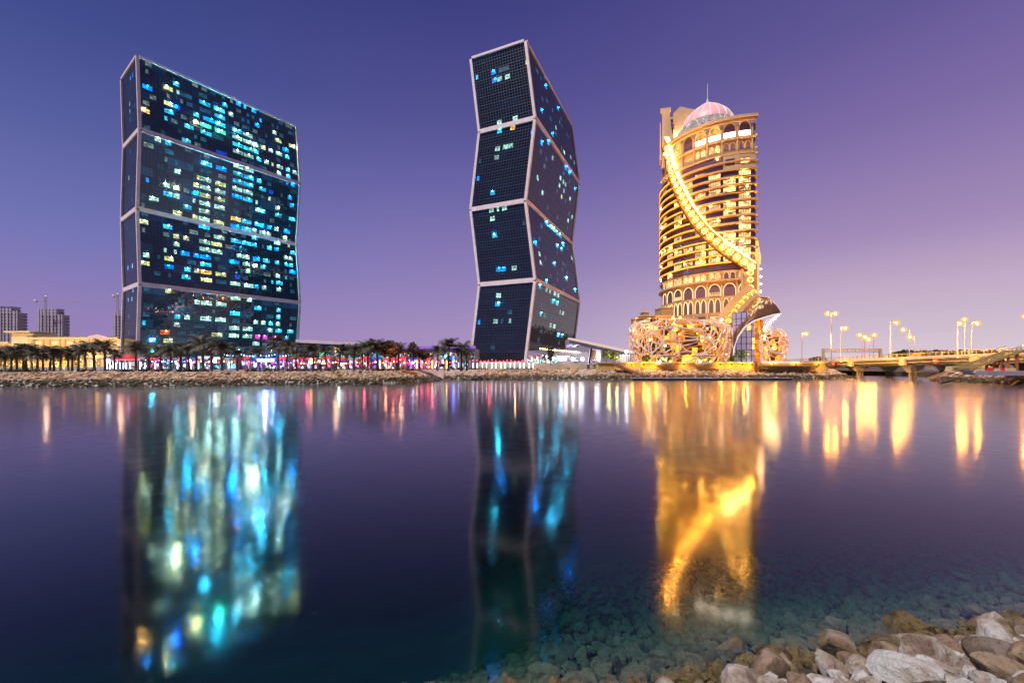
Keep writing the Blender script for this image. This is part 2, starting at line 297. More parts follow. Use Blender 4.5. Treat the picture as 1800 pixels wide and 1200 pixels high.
va = n.new('ShaderNodeVolumeAbsorption'); va.inputs['Color'].default_value = (.0,.58,.60,1); va.inputs['Density'].default_value = .62; l.new(va.outputs[0], out.inputs['Volume'])
# riprap: pale above the tide line, wet and weedy below it
def stone_mat(name, dry, dry2, wet, wet2, line, bump=.6, bs=6.):
    m = bpy.data.materials.new(name); m.use_nodes = True; M[name] = m
    n, l = m.node_tree.nodes, m.node_tree.links; b = n['Principled BSDF']
    geo = n.new('ShaderNodeNewGeometry'); sp = n.new('ShaderNodeSeparateXYZ'); l.new(geo.outputs['Position'], sp.inputs[0])
    tcn = n.new('ShaderNodeTexCoord'); oi = n.new('ShaderNodeObjectInfo')
    ad = n.new('ShaderNodeVectorMath'); ad.operation = 'MULTIPLY_ADD'; l.new(oi.outputs['Random'], ad.inputs[0]); ad.inputs[1].default_value = (37, 91, 53); l.new(geo.outputs['Position'], ad.inputs[2])
    def nzn(s, d=5, rgh=.6):
        t = n.new('ShaderNodeTexNoise'); t.inputs['Scale'].default_value = s; t.inputs['Detail'].default_value = d; t.inputs['Roughness'].default_value = rgh; l.new(ad.outputs[0], t.inputs['Vector']); return t
    def rmp(f, stops):
        r = n.new('ShaderNodeValToRGB'); e = r.color_ramp.elements
        while len(e) < len(stops): e.new(.5)
        for k, (p, c) in enumerate(stops): e[k].position = p; e[k].color = (*c, 1)
        l.new(f, r.inputs[0]); return r
    rnd = n.new('ShaderNodeVectorMath')
    r1 = rmp(geo.outputs['Random Per Island'] if name == 'riprap' else oi.outputs['Random'], [(0, dry), (.45, tuple((a+b_)/2 for a, b_ in zip(dry, dry2))), (.8, dry2), (1, tuple(a*.55 for a in dry2))])
    patch = nzn(1.6 if name != 'riprap' else .8); pr = rmp(patch.outputs['Fac'], [(.46, (1,1,1)), (.54, (.70,.58,.47)), (.61, (.34,.21,.14))])
    mul = n.new('ShaderNodeMix'); mul.data_type = 'RGBA'; mul.blend_type = 'MULTIPLY'; mul.inputs['Factor'].default_value = .85; l.new(r1.outputs[0], mul.inputs[6]); l.new(pr.outputs[0], mul.inputs[7])
    fine = nzn(14, 8, .7); fr_ = rmp(fine.outputs['Fac'], [(.32, (.30,.27,.25)), (.46, (1,1,1)), (.75, (1.15,1.12,1.1))])
    mul2 = n.new('ShaderNodeMix'); mul2.data_type = 'RGBA'; mul2.blend_type = 'MULTIPLY'; mul2.inputs['Factor'].default_value = .8; l.new(mul.outputs[2], mul2.inputs[6]); l.new(fr_.outputs[0], mul2.inputs[7])
    wr = rmp(nzn(5, 6).outputs['Fac'], [(.38, wet), (.52, wet2), (.68, tuple(v*.4 for v in wet))])
    wn_ = nzn(2.5); mxz = n.new('ShaderNodeMath'); mxz.operation = 'MULTIPLY_ADD'; l.new(wn_.outputs['Fac'], mxz.inputs[0]); mxz.inputs[1].default_value = -line*1.2; l.new(sp.outputs['Z'], mxz.inputs[2])
    mp_ = n.new('ShaderNodeMapRange'); mp_.inputs['From Min'].default_value = line*.25; mp_.inputs['From Max'].default_value = line*.55; l.new(mxz.outputs[0], mp_.inputs['Value'])
    fin = n.new('ShaderNodeMix'); fin.data_type = 'RGBA'; l.new(mp_.outputs[0], fin.inputs['Factor']); l.new(wr.outputs[0], fin.inputs[6]); l.new(mul2.outputs[2], fin.inputs[7])
    dz = n.new('ShaderNodeMapRange'); dz.inputs['From Min'].default_value = .02; dz.inputs['From Max'].default_value = -.12; l.new(sp.outputs['Z'], dz.inputs['Value'])
    ur = rmp(nzn(2.6, 6).outputs['Fac'], [(.3, (.06,.05,.03)), (.5, (.21,.19,.12)), (.7, (.08,.07,.04))])
    fi2 = n.new('ShaderNodeMix'); fi2.data_type = 'RGBA'; l.new(dz.outputs[0], fi2.inputs['Factor']); l.new(fin.outputs[2], fi2.inputs[6]); l.new(ur.outputs[0], fi2.inputs[7])
    l.new(fi2.outputs[2], b.inputs['Base Color'])
    rr_ = n.new('ShaderNodeMapRange'); rr_.inputs['To Min'].default_value = .32; rr_.inputs['To Max'].default_value = .8; l.new(mp_.outputs[0], rr_.inputs['Value']); l.new(rr_.outputs[0], b.inputs['Roughness'])
    bp = n.new('ShaderNodeBump'); bp.inputs['Strength'].default_value = bump; bp.inputs['Distance'].default_value = .16; l.new(nzn(bs, 10, .7).outputs['Fac'], bp.inputs['Height']); l.new(bp.outputs[0], b.inputs['Normal'])
    return m
stone_mat('riprap', (.68,.48,.31), (.46,.31,.19), (.030,.022,.010), (.085,.060,.022), 1.35, .4, 3)
stone_mat('shore_stone', (.80,.80,.78), (.46,.38,.30), (.050,.034,.014), (.22,.165,.065), .42, 1.0, 6)
stone_mat('shore_stone_brown', (.26,.16,.11), (.46,.35,.23), (.05,.032,.016), (.20,.14,.05), .42, .9, 7)
mat('lagoon_bed', (.16,.33,.29), .9, noise_=.35, nscale=.6); mat('site_concrete', (.50,.43,.52), .9, noise_=.2, nscale=.1); mat('site_core', (.10,.08,.13), .9); mat('wet_earth', (.09,.065,.045), .9, noise_=.4, nscale=.5)
# ------------------------------------------------------------ setting: lagoon, banks, ground
# near shore: y of the waterline as a function of x, and height of ground
def shore_y(x):
    P = [(-60,4.2), (-8,5.5), (-1.6,6.0), (1.6,6.3), (3.7,6.9), (5.8,7.3), (9.5,8.0), (14,9.2), (60,24)]
    for (a, b), (c, d) in zip(P, P[1:]):
        if x <= c: return b+(d-b)*(x-a)/(c-a)
    return P[-1][1]
def near_h(x, y):
    s = shore_y(x)-y
    if s >= 0: return s*.50 if s < 6 else 3.0
    q = .40+.40*min(1, max(0, (1.5-x)/4)); return max(s*q, -4*q+(s+4.0)*.2, -4.5)
G = MB(); rows = []
ys = [-400,-60,-12,-3,-1.5]+[i*.5 for i in range(0, 50)]+[28,34,44,60,90,130,180]
xs = [-900,-300,-120,-60,-40,-30]+[i*1.0 for i in range(-24, 41)]+[50,60,90,140,300,900]
for y in ys: rows.append([(x, y, near_h(x, y)-.28) for x in xs])
G.grid(rows)
bm_ = M['lagoon_bed']; n, l = bm_.node_tree.nodes, bm_.node_tree.links; b = n['Principled BSDF']; src = b.inputs['Base Color'].links[0].from_socket
geo = n.new('ShaderNodeNewGeometry'); sp = n.new('ShaderNodeSeparateXYZ'); l.new(geo.outputs['Position'], sp.inputs[0]); mr = n.new('ShaderNodeMapRange'); mr.inputs['From Min'].default_value = -1.8; mr.inputs['From Max'].default_value = -4.0; l.new(sp.outputs['Z'], mr.inputs['Value'])
mx_ = n.new('ShaderNodeMix'); mx_.data_type = 'RGBA'; mx_.inputs[6].default_value = (.045,.035,.022,1); l.new(mr.outputs[0], mx_.inputs['Factor']); l.new(src, mx_.inputs[7]); l.new(mx_.outputs[2], b.inputs['Base Color'])   # dark gravel by the shore; deep teal stands for light scattered in water
bed = put(G, 'lagoon_bed', 'lagoon_bed', smooth=True); bed['kind'] = 'structure'
V = MB(); V.box((0, 1000, -4.75), (4000, 2400, 9.5))        # water body, surface at z = 0
wa = put(V, 'lagoon_water', 'lagoon_water'); wa['kind'] = 'structure'
# bank outline (x, y of the waterline) from left to right, then behind
BK = [(-900,60), (-260,70), (-120,79), (-60,86), (-25,97), (-20.5,104), (-19,119), (0,121), (20,122), (24,120.5), (60,121), (90,122), (103,128), (112,150), (114,230), (114,2600), (-2600,2600), (-2600,60)]
def smooth_in(poly, d):
    """open bank line moved inland by d"""
    r = []
    for i, p in enumerate(poly):
        a = Vector(poly[max(i-1, 0)]); b = Vector(poly[min(i+1, len(poly)-1)]); t = (b-a).normalized(); r.append(Vector(p)+Vector((-t.y, t.x))*d)
    return r
LINE = BK[:13]
top_h = lambda x: 2.75
G = MB(); prof = [(-6,-3.2), (0,0.0), (3.4,1.55), (6.2,2.75), (6.6,2.78)]
rows = [[(*p, h) for p in smooth_in(LINE, d)] for d, h in prof]; G.grid(rows, flip=False)
b_ = put(G, 'embankment', 'concrete', smooth=False); b_['kind'] = 'structure'
inl = smooth_in(LINE, 6.6)
G = MB(); pts = [(p.x, p.y) for p in inl]+[(112,150), (114,230), (114,2600), (-2600,2600), (-2600,60)]
G.add([(x, y, 2.78) for x, y in pts], [tuple(reversed(range(len(pts))))])
import bmesh
gr = put(G, 'promenade_ground', 'paving'); gr['kind'] = 'structure'
bm = bmesh.new(); bm.from_mesh(gr.data); bmesh.ops.triangulate(bm, faces=bm.faces[:]); bmesh.ops.recalc_face_normals(bm, faces=bm.faces[:]); bm.to_mesh(gr.data); bm.free()
if gr.data.polygons[0].normal.z < 0: gr.data.flip_normals()
# loose stones of the far banks, one mass
def blob(mb, c, r, seed):
    rnd = random.Random(seed); o = len(mb.v)
    base = [(0,0,1), (.9,0,.35), (.28,.85,.35), (-.73,.53,.35), (-.73,-.53,.35), (.28,-.85,.35), (.73,.53,-.4), (-.28,.85,-.4), (-.9,0,-.4), (-.28,-.85,-.4), (.73,-.53,-.4)]
    a = rnd.random()*6.3; cs, sn = math.cos(a), math.sin(a); sx_, sy_, sz_ = r*rnd.uniform(.8,1.3), r*rnd.uniform(.6,1.0), r*rnd.uniform(.55,.9)
    for x, y, z in base:
        k = rnd.uniform(.8, 1.15); x, y, z = x*sx_*k, y*sy_*k, z*sz_*k; mb.v.append(Vector((c[0]+x*cs-y*sn, c[1]+x*sn+y*cs, c[2]+z)))
    for f in ((0,1,2), (0,2,3), (0,3,4), (0,4,5), (0,5,1), (1,6,2), (2,7,3), (3,8,4), (4,9,5), (5,10,1), (6,7,2), (7,8,3), (8,9,4), (9,10,5), (10,6,1)): mb.f.append(tuple(i+o for i in f)); mb.m.append(0)
R = MB(); k = 0
def bank_rocks(line, dmax, hmax, step, r, x0=-1e9, x1=1e9):
    global k
    for (ax, ay), (bx, by) in zip(line, line[1:]):
        L = math.hypot(bx-ax, by-ay); t = Vector((bx-ax, by-ay))/L; nn = Vector((-t.y, t.x)); u = 0
        while u < L:
            d = -1.0
            while d < dmax:
                x, y = ax+t.x*u+nn.x*d+random.uniform(-.2,.2), ay+t.y*u+nn.y*d+random.uniform(-.2,.2)
                if x0 < x < x1 and abs(x) < 1.35*y: k += 1; blob(R, (x, y, hmax*d/dmax+.03+random.uniform(-.12,.15)), r*random.choice((.55,.8,.9,1,1.1,1.25,1.7)), k)
                d += step*.85
            u += step
bank_rocks(LINE[1:], 6.3, 2.75, .62, .40)
rk = put(R, 'riprap_stones', 'riprap'); rk['kind'] = 'stuff'; rk['label'] = 'pale rubble stones heaped along the far embankment, dark below the tide line'
# low scrub and hedges along the bank top
H = MB()
for i in range(900):
    x = random.uniform(-130, 20); d = random.uniform(7, 9.5)
    j = next(q for q in range(len(LINE)-1) if LINE[q+1][0] >= x or q == len(LINE)-2); (ax, ay), (bx, by) = LINE[j], LINE[j+1]
    if bx-ax < 2: continue
    y = ay+(by-ay)*(x-ax)/(bx-ax)+d
    if noise.noise(Vector((x*.12, 3, 0))) < -.05: continue
    for q in range(5):
        a = random.random()*6.3; p = Vector((x+random.uniform(-.5,.5), y+random.uniform(-.4,.4), 2.8)); tpp = p+Vector((math.cos(a)*.5, math.sin(a)*.5, random.uniform(.3,.9)))
        s = Vector((-math.sin(a), math.cos(a), 0))*.16; H.add([p-s, p+s, tpp], [(0,1,2)])
hg = put(H, 'scrub', 'leaf_dark'); hg['kind'] = 'stuff'; hg['label'] = 'low dark scrub growing along the top of the embankment'
# ------------------------------------------------------------ the two zigzag towers
TW, TL, DZ = 26.7, 71.3, 34.3
def unit_window(name, ncol, m):
    """a window of ncol panes by two sashes: lit panes set back behind their bars (x across, z up, y out of the wall)"""
    mb = MB(); g = .07
    for a in range(ncol):
        for b, (z0, z1) in enumerate(((0,.62), (.62,1))):
            mb.box(((a+.5)/ncol-.5, 0, (z0+z1)/2-.5), (1/ncol-g/ncol*1.6, .5, (z1-z0)-g), mi=0)
    return mb.mesh(name, [m])
WMESH = {}
LAMPM = {}; DOTM = {}
def zigzag(M0, th, s, zt, wins, label, stars_z):
    n = Vector((math.cos(th), math.sin(th), 0)); d = Vector((-n.y, n.x, 0))
    T = thing('zigzag_tower', label, 'tower', (M0[0], M0[1], 2.8))
    lv = [Vector((M0[0], M0[1], zt-DZ*i))+(n*s if i % 2 else Vector()) for i in range(5)]
    f = (lv[4]-lv[3]); lv[4] = lv[3]+f*((lv[3].z-1.5)/DZ)                 # the lowest storey block runs down to the ground
    cor = lambda i: [lv[i], lv[i]+d*TL, lv[i]+d*TL-n*TW, lv[i]-n*TW]       # near corner, far corner, back ones
    ctr = lambda i: lv[i]+d*TL/2-n*TW/2
    for i in range(4):
        a, b = cor(i), cor(i+1)
        for k in range(4):
            p0, p1, q1, q0 = a[k], a[(k+1) % 4], b[(k+1) % 4], b[k]
            if k == 3: p0, p1, q1, q0 = a[3], a[0], b[0], b[3]
            U = p1-p0; V = q0-p0; N = U.cross(V).normalized()
            if N.dot((p0+q1)/2-(ctr(i)+ctr(i+1))/2) < 0: N = -N
            ncol = 56 if k in (0, 2) else 21; fl = 9*(lv[i].z-lv[i+1].z)/DZ
            mb = MB(); mb.add([p0, p1, q1, q0], [(0,1,2,3)])
            g = put(mb, 'glass_wall', 'teal_curtain_glass' if stars_z == 0 and k == 0 and i in (1, 3) else 'blue_curtain_glass' if stars_z == 0 else 'dark_curtain_glass', T)
            me = g.data; uv = me.uv_layers.new(name='uv')
            for li, c in enumerate(((0,0), (ncol/4,0), (ncol/4,fl), (0,fl))): uv.data[li].uv = c
            if me.polygons[0].normal.dot(N) < 0: me.flip_normals()
            if k in (1, 2): continue                                       # the two hidden sides keep plain glass
            bars = MB(); w = .09; o = N*.02
            for c in range(1, ncol): bars.bar(p0+U*c/ncol+o, q0+U*c/ncol+o, w, .03, up=N)
            nr = int(round(fl*3))
            for r in range(1, nr): bars.bar(p0+V*r/(fl*3)+o, p1+V*r/(fl*3)+o, w*(1.8 if r % 3 == 0 else 1), .06, up=N)
            put(bars, 'mullion_grid', 'mullion_metal', g, kind='stuff')
            face = 'w' if k == 0 else 'n'
            key = next((x for x in wins if x[0] == i and x[1] == face), None)
            if not key: continue
            ux = U.normalized(); vz = -(V.normalized())
            # frame of a window: x along U, y along N, z up the slope
            lst = key[2].split()
            if face == 'w':                                                # more rooms with the light low or the blinds down
                occ = set()
                for e in lst:
                    c_, r_ = e.split('.'); occ |= {(int(r_[0]), int(c_)+j) for j in range(-1, {'W': 4, 'w': 3, 's': 2, 'n': 1}[r_[1]]+1)}
                rx = random.Random(i*10+stars_z)
                for q in range(130 if stars_z == 0 else 12):
                    c_ = int(min(52, max(1, rx.gauss(30, 17)))) if stars_z == 0 else rx.randrange(50); r_ = rx.randrange(9); sz_ = rx.choice('sswn'); w__ = {'w': 3, 's': 2, 'n': 1}[sz_]
                    if any((r_, c_+j) in occ for j in range(w__)): continue
                    occ |= {(r_, c_+j) for j in range(-1, w__+1)}
                    lst.append(f"{c_}.{r_}{sz_}{rx.choice('dddddddedecbwe') if stars_z == 0 else rx.choice('ddde')}")
            for e in lst:
                star = e.endswith('*'); e = e.rstrip('*'); c0, rest = e.split('.'); fl0 = int(rest[0]); sz = rest[1]; code = rest[2]
                nc = {'W': 4, 'w': 3, 's': 2, 'n': 1}[sz]; c0 = int(c0)
                if fl0 > fl-1: continue
                cc = (c0+nc/2)/ncol; vv = (fl0+.44)/fl
                wd, hg_ = U.length/ncol*nc*.93, V.length/fl*.54
                kk = (nc, code)
                if kk not in WMESH: WMESH[kk] = unit_window('window', nc, 'lit_room_'+code)
                P = p0+U*cc+V*vv+N*.03
                R3 = Matrix(((ux.x*wd, N.x*.1, vz.x*hg_, P.x), (ux.y*wd, N.y*.1, vz.y*hg_, P.y), (ux.z*wd, N.z*.1, vz.z*hg_, P.z), (0,0,0,1)))
                inst(WMESH[kk], 'window', g, R3)
                if sz != 'n' and code not in 'dBe' and (stars_z == 0 or code in 'cb'):  # bright dots added outside the panes to strengthen their reflection in the water
                    strong = random.random() < (.34 if code in 'cb' else .13)
                    if (code, strong) not in DOTM: DOTM[(code, strong)] = MB().sphere((0,0,0), .2, 6).mesh('reflection_dot', [('strong_reflection_dot_' if strong else 'reflection_dot_')+code], smooth=True)
                    inst(DOTM[(code, strong)], 'reflection_dot', g, Matrix.Translation(P+N*.25+vz*hg_*.3+ux*wd*random.uniform(-.25,.25)))
                if star:
                    if code not in LAMPM: LAMPM[code] = MB().sphere((0,0,0), STAR_R, 8).mesh('lamp_dot', ['bright_lamp_'+code], smooth=True)
                    inst(LAMPM[code], 'lamp_dot', g, Matrix.Translation(P+N*.3-ux*wd*.2))
    # cladding: a beam along every fold and every edge
    for i in range(4):
        a, b = cor(i), cor(i+1); cc = (ctr(i)+ctr(i+1))/2
        for k in range(4):
            mb = MB(); out = ((a[k]-ctr(i))); out.z = 0; out.normalize()
            mb.bar(a[k]-(b[k]-a[k]).normalized()*-.6+out*.05, b[k]+out*.05, 1.15, 1.15, up=n)
            put(mb, 'edge_cladding', 'pink_stone_cladding', T)
    for i in range(5):
        a = cor(i)
        if i == 4 and lv[4].z < 2: a = [p+Vector((0,0,3)) for p in a]
        for k in range(4):
            t = (a[(k+1) % 4]-a[k]).normalized()
            mb = MB(); mb.bar(a[k]+t*.59, a[(k+1) % 4]-t*.59, 1.2, 1.0 if i == 0 else 1.9)
            put(mb, 'fold_cladding', 'pink_stone_cladding', T)
    r = MB(); a = cor(0); r.add([p+Vector((0,0,.2)) for p in a]+[p-Vector((0,0,.6)) for p in a], [(0,1,2,3), (7,6,5,4)]); put(r, 'roof', 'concrete', T)
    return T, lv, n, d
w1 = [(i, f, w) for (t, i, f, w) in WIN if t == 0]; w2 = [(i, f, w) for (t, i, f, w) in WIN if t == 1]
T1, lv1, n1, d1 = zigzag((-168.5,191.5), -.637, 4.0, 138.3+CAMZ, w1, 'broad zigzag glass tower with many cyan and pale lit windows, over the palms', 0)
T2, lv2, n2, d2 = zigzag((5.8,182.7), -.417, 4.4, 138.5+CAMZ, w2, 'zigzag glass tower seen edge-on with few lit windows, next to the gold round tower', 1)
mb = MB(); p = lv1[0]+d1*TL*.56-n1*3; mb.sphere(p+Vector((0,0,.9)), 1.9, 10, sq=.8); mb.tube([p-Vector((0,0,1)), p+Vector((0,0,.4))], 1.5, 10); put(mb, 'roof_beacon', 'white_paint', T1, smooth=True)
# ------------------------------------------------------------ the round hotel tower
CX, CY, RR_ = 99.95, 199.7, 28.0
PHE, PHF = math.radians(-93.5), math.radians(-324)
def cyl(ph, z, r=0.): return Vector((CX+(RR_+r)*math.cos(ph), CY+(RR_+r)*math.sin(ph), CAMZ+z))
def arc_pts(r, n=60, a=PHE, b=PHF): return [(CX+(RR_+r)*math.cos(a+(b-a)*i/n), CY+(RR_+r)*math.sin(a+(b-a)*i/n)) for i in range(n+1)]
HT = thing('hotel_tower', 'gold lit round tower with pink ribbed dome and a glowing spiral band around it', 'tower', (CX, CY, 4.8))
mb = MB(); mb.slab(arc_pts(0)[::-1], 3.5, CAMZ+97); put(mb, 'wall', 'tan_stone', HT)
D2R = math.radians; BAY = D2R(11.3); BAYS = [D2R(-102-11.3*i) for i in range(9)]
def curved_ring(name, m, z0, z1, r0, r1, a=PHE, b=D2R(-215), n=44, parent=HT, kind=None):
    """a solid curved beam on the facade"""
    mb = MB(); A = [a+(b-a)*i/n for i in range(n+1)]
    rows = [[cyl(t, z, r) for t in A] for z, r in ((z0,r0), (z0,r1), (z1,r1), (z1,r0), (z0,r0))]; mb.grid(rows)
    o = len(mb.v)-5*(n+1)
    mb.f += [(0, n+1, 2*(n+1), 3*(n+1)), (3*(n+1)+n, 2*(n+1)+n, (n+1)+n, n)]; mb.m += [0, 0]
    return put(mb, name, m, parent, kind=kind)
# spiral centre line (phi, z)
SP = [(-176,103), (-170,98), (-166,90), (-160,82), (-153,74.7), (-147,68.4), (-140.5,62.5), (-135,58), (-129.6,54), (-122.5,50), (-116,46.4), (-105.6,41.7), (-98,38.6)]
def sp_z(ph):
    g = math.degrees(ph)
    if g < SP[0][0]: return 108
    for (a, b), (c, d) in zip(SP, SP[1:]):
        if g <= c: return b+(d-b)*(g-a)/(c-a)
    return SP[-1][1]
def tower_frame(ph, z, r):
    """matrix at a point of the facade: x along the wall, y out, z up"""
    P = cyl(ph, z, r); t = Vector((-math.sin(ph), math.cos(ph), 0)); o = Vector((math.cos(ph), math.sin(ph), 0))
    return P, t, o
def tmat(ph, z, r, w, h, dp=1):
    P, t, o = tower_frame(ph, z, r)
    return Matrix(((t.x*w, o.x*dp, 0, P.x), (t.y*w, o.y*dp, 0, P.y), (0, 0, h, P.z), (0,0,0,1)))
def bay_window_mesh(name, pane, n=5):
    mb = MB()
    for a in range(n): mb.box(((a+.5)/n-.5, 0, 0), (.88/n, .1, .9), mi=0)
    for a in range(n+1): mb.box((a/n-.5, .08, 0), (.10/n, .16, 1.0), mi=1)
    mb.box((0, .08, .53), (1.02, .22, .06), mi=1); mb.box((0, .08, -.53), (1.02, .22, .06), mi=1)
    return mb.mesh(name, [pane, 'mullion_metal'])
BW = {k: bay_window_mesh('window', m) for k, m in (('lit', 'warm_room'), ('dark', 'purple_glass'))}
rnd = random.Random(11)
FH = 3.13; AMB = {}
for f in range(15):
    z0 = 38.2+FH*f
    # where the spiral crosses this floor
    cut = next((D2R(g) for g in [x*.5 for x in range(-352, -190)] if sp_z(D2R(g)) <= z0+1.5), D2R(-98))
    if f >= 1: curved_ring('ledge', 'gold_led', z0-.12, z0+.22, .9, 1.15, a=min(cut-D2R(1), D2R(-100)), b=D2R(-212), n=30)
    curved_ring('sill_band', 'tan_stone', z0-.34, z0-.12, 0, 1.0, n=40)
    curved_ring('glass_band', 'purple_glass', z0-.12, z0+2.76, 0, .03, n=40)
    if cut < D2R(-104):
        brk = rnd.choice([0, 0, 11.3, 22.6]); a0 = D2R(-95-brk)
        if a0 > cut+D2R(4): curved_ring('pale_ledge', 'tan_stone_pale', z0-.12, z0+.28, .2, 1.25, a=a0, b=cut+D2R(2), n=24)
    for bi, ph in enumerate(BAYS):
        upper = ph > cut
        p = (.9, .65, .4, .3, .25)[min(bi, 4)] if upper else .35
        lit = rnd.random() < p
        if f >= 12 and bi >= 1 and upper: lit = lit and rnd.random() < .5
        if f in (1, 2) and 1 <= bi <= 4: lit = rnd.random() < .85
        inst(BW['lit' if lit else 'dark'], 'window', HT, tmat(ph, z0+1.55, .06, 4.5, 2.0, 1))
        if lit and rnd.random() < .6:  # small emitters added at lit windows to brighten the streaks in the water
            if 'b' not in AMB: AMB['b'] = MB().sphere((0,0,0), .15, 6).mesh('lamp_dot', ['warm_streak_dot'], smooth=True)
            P, t, o = tower_frame(ph, z0+2.2, .35); inst(AMB['b'], 'lamp_dot', HT, Matrix.Translation(P+t*rnd.uniform(-1.8,1.8)))
mb = MB()
for f in range(15):                                    # plaster infill between the bay windows
    for ph in BAYS: pass
# glass drum between the bays for the upper right floors
curved_ring('purple_cladding', 'purple_glass', 80.2, 84.6, 0, .35, a=D2R(-118), b=D2R(-151), n=16)
# arcades
def arch_pts(w, h, n=6):
    """pointed arch outline, springing at 45 % of the height"""
    sp_ = h*.48; P = [(-w/2, 0), (-w/2, sp_)]
    for i in range(1, n+1): t = i/n; P.append((-w/2+w/2*(1-math.cos(t*PI/2))**.9*1.0 if 0 else -w/2*math.cos(t*PI/2*.999)**.85, sp_+(h-sp_)*math.sin(t*PI/2)**1.15*.92+(h-sp_)*.08*t**3))
    return P+[(-x, y) for x, y in reversed(P[:-1])]
def arch_mesh(w, h, pane, split=None, rim='cream_glow', rw=.22):  # the rim glows in place of uplight on the arch reveal
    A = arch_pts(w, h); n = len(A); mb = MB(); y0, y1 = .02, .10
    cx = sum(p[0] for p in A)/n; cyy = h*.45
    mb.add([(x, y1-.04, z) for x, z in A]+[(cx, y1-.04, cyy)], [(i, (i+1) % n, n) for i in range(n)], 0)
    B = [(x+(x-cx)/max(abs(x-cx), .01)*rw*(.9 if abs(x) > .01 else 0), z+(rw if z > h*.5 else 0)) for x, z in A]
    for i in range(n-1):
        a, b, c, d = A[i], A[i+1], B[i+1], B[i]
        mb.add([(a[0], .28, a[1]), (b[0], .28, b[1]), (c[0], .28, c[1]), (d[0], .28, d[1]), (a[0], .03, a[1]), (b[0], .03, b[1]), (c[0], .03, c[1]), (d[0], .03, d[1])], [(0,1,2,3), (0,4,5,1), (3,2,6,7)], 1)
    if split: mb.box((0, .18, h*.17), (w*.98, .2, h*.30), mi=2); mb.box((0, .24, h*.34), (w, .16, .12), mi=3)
    return mb.mesh('arched_window', [pane, rim, split or 'cream_glow', 'tan_stone_pale'])
AM = {}
def arch(ph, z, w, h, pane, split=None, rim='cream_glow', name='arched_window', rw=.22):
    k = (w, h, pane, split, rim)
    if k not in AM: AM[k] = arch_mesh(w, h, pane, split, rim, rw)
    return inst(AM[k], name, HT, tmat(ph, z, .02, 1, 1, 1))
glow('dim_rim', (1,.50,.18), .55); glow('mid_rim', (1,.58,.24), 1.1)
glow('lattice_gold', (1,.48,.08), 1.1, .8, 1.2)
for i, ph in enumerate(BAYS[:8]):
    # lower storeys
    for s_ in (-1, 1):
        lit = (i in (0, 2, 3, 4, 5, 6))
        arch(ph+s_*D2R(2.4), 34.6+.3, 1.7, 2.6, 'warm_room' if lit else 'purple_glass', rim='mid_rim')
        arch(ph+s_*D2R(2.5), 21.3, 1.9, 5.4, 'purple_glass', rim='cream_glow')
    arch(ph, 27.9, 4.2, 4.9, 'purple_glass', 'warm_room' if i in (0, 2, 5) else None, rim='cream_glow')
    inst(BW['lit' if i in (2, 5) else 'dark'], 'window', HT, tmat(ph, 18.6, .06, 3.6, 2.2))
    for s_ in (-1, 1): inst(BW['lit' if i % 2 else 'dark'], 'window', HT, tmat(ph+s_*D2R(2.4), 15.2, .06, 1.8, 2.0))
    # top storeys
    if i < 7:
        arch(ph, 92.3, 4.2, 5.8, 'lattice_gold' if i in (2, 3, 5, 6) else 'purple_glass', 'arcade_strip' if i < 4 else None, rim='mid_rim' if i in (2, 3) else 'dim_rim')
        if i < 4:
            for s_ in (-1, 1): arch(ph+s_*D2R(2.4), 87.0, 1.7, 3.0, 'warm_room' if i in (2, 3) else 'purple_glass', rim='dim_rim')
    # pilasters between the bays
    for z0, z1 in ((13, 34), (85.6, 97.4)):
        if z0 > 50 and i > 6: continue
        p = MB(); P, t, o = tower_frame(ph+BAY/2, 0, .3); p.box((P.x, P.y, CAMZ+(z0+z1)/2), (.5, .5, z1-z0), rz=ph); put(p, 'pilaster', 'tan_stone_pale', HT)
curved_ring('cornice', 'tan_stone_pale', 34.0, 34.5, 0, 1.5, n=50)
curved_ring('cornice', 'tan_stone_pale', 26.9, 27.3, 0, .7, n=50)
curved_ring('cornice', 'tan_stone_pale', 91.1, 91.7, 0, .8, b=D2R(-176), n=50)
curved_ring('cornice', 'tan_stone_pale', 85.0, 85.5, 0, .8, a=D2R(-95), b=D2R(-150), n=30)
curved_ring('cornice', 'tan_stone_pale', 98.0, 98.9, 0, 1.6, b=D2R(-172), n=50)
curved_ring('cornice', 'tan_stone_pale', 98.9, 99.8, 0, 2.3, b=D2R(-172), n=50)
curved_ring('cornice', 'tan_stone_pale', 12.0, 12.8, 0, 1.2, n=50)
for i in range(18):                                     # pergola slats under the left arches
    ph = D2R(-150-1.6*i); P, t, o = tower_frame(ph, 85.2, .2); s_ = MB(); s_.bar(P, P+o*2.6, .35, .35); put(s_, 'pergola_slat', 'tan_stone_pale', HT)
curved_ring('pergola_beam', 'tan_stone_pale', 84.6, 85.1, 1.9, 2.3, a=D2R(-149), b=D2R(-180), n=20)
# masonry bay at the upper right corner, with its own windows
curved_ring('corner_block', 'tan_stone_pale', 78.6, 85.2, 0, .55, a=PHE, b=D2R(-118), n=16)
for ph, lit in ((-102, 1), (-113, 0)): inst(BW['lit' if lit else 'dark'], 'window', HT, tmat(D2R(ph), 82, .6, 3.3, 2.2))
for i in range(17):                                     # scalloped balconies down the right corner
    z = 40+FH*i if i < 15 else 86+(i-15)*5; p = MB(); c = cyl(PHE, z+1.0, .6); p.lathe(c+Vector((.3,.4,-.9)), [(.1,0), (.6,.2), (.75,.8), (.5,1.3), (.1,1.4)], 10); put(p, 'corner_balcony', 'tan_stone_pale', HT, smooth=True)
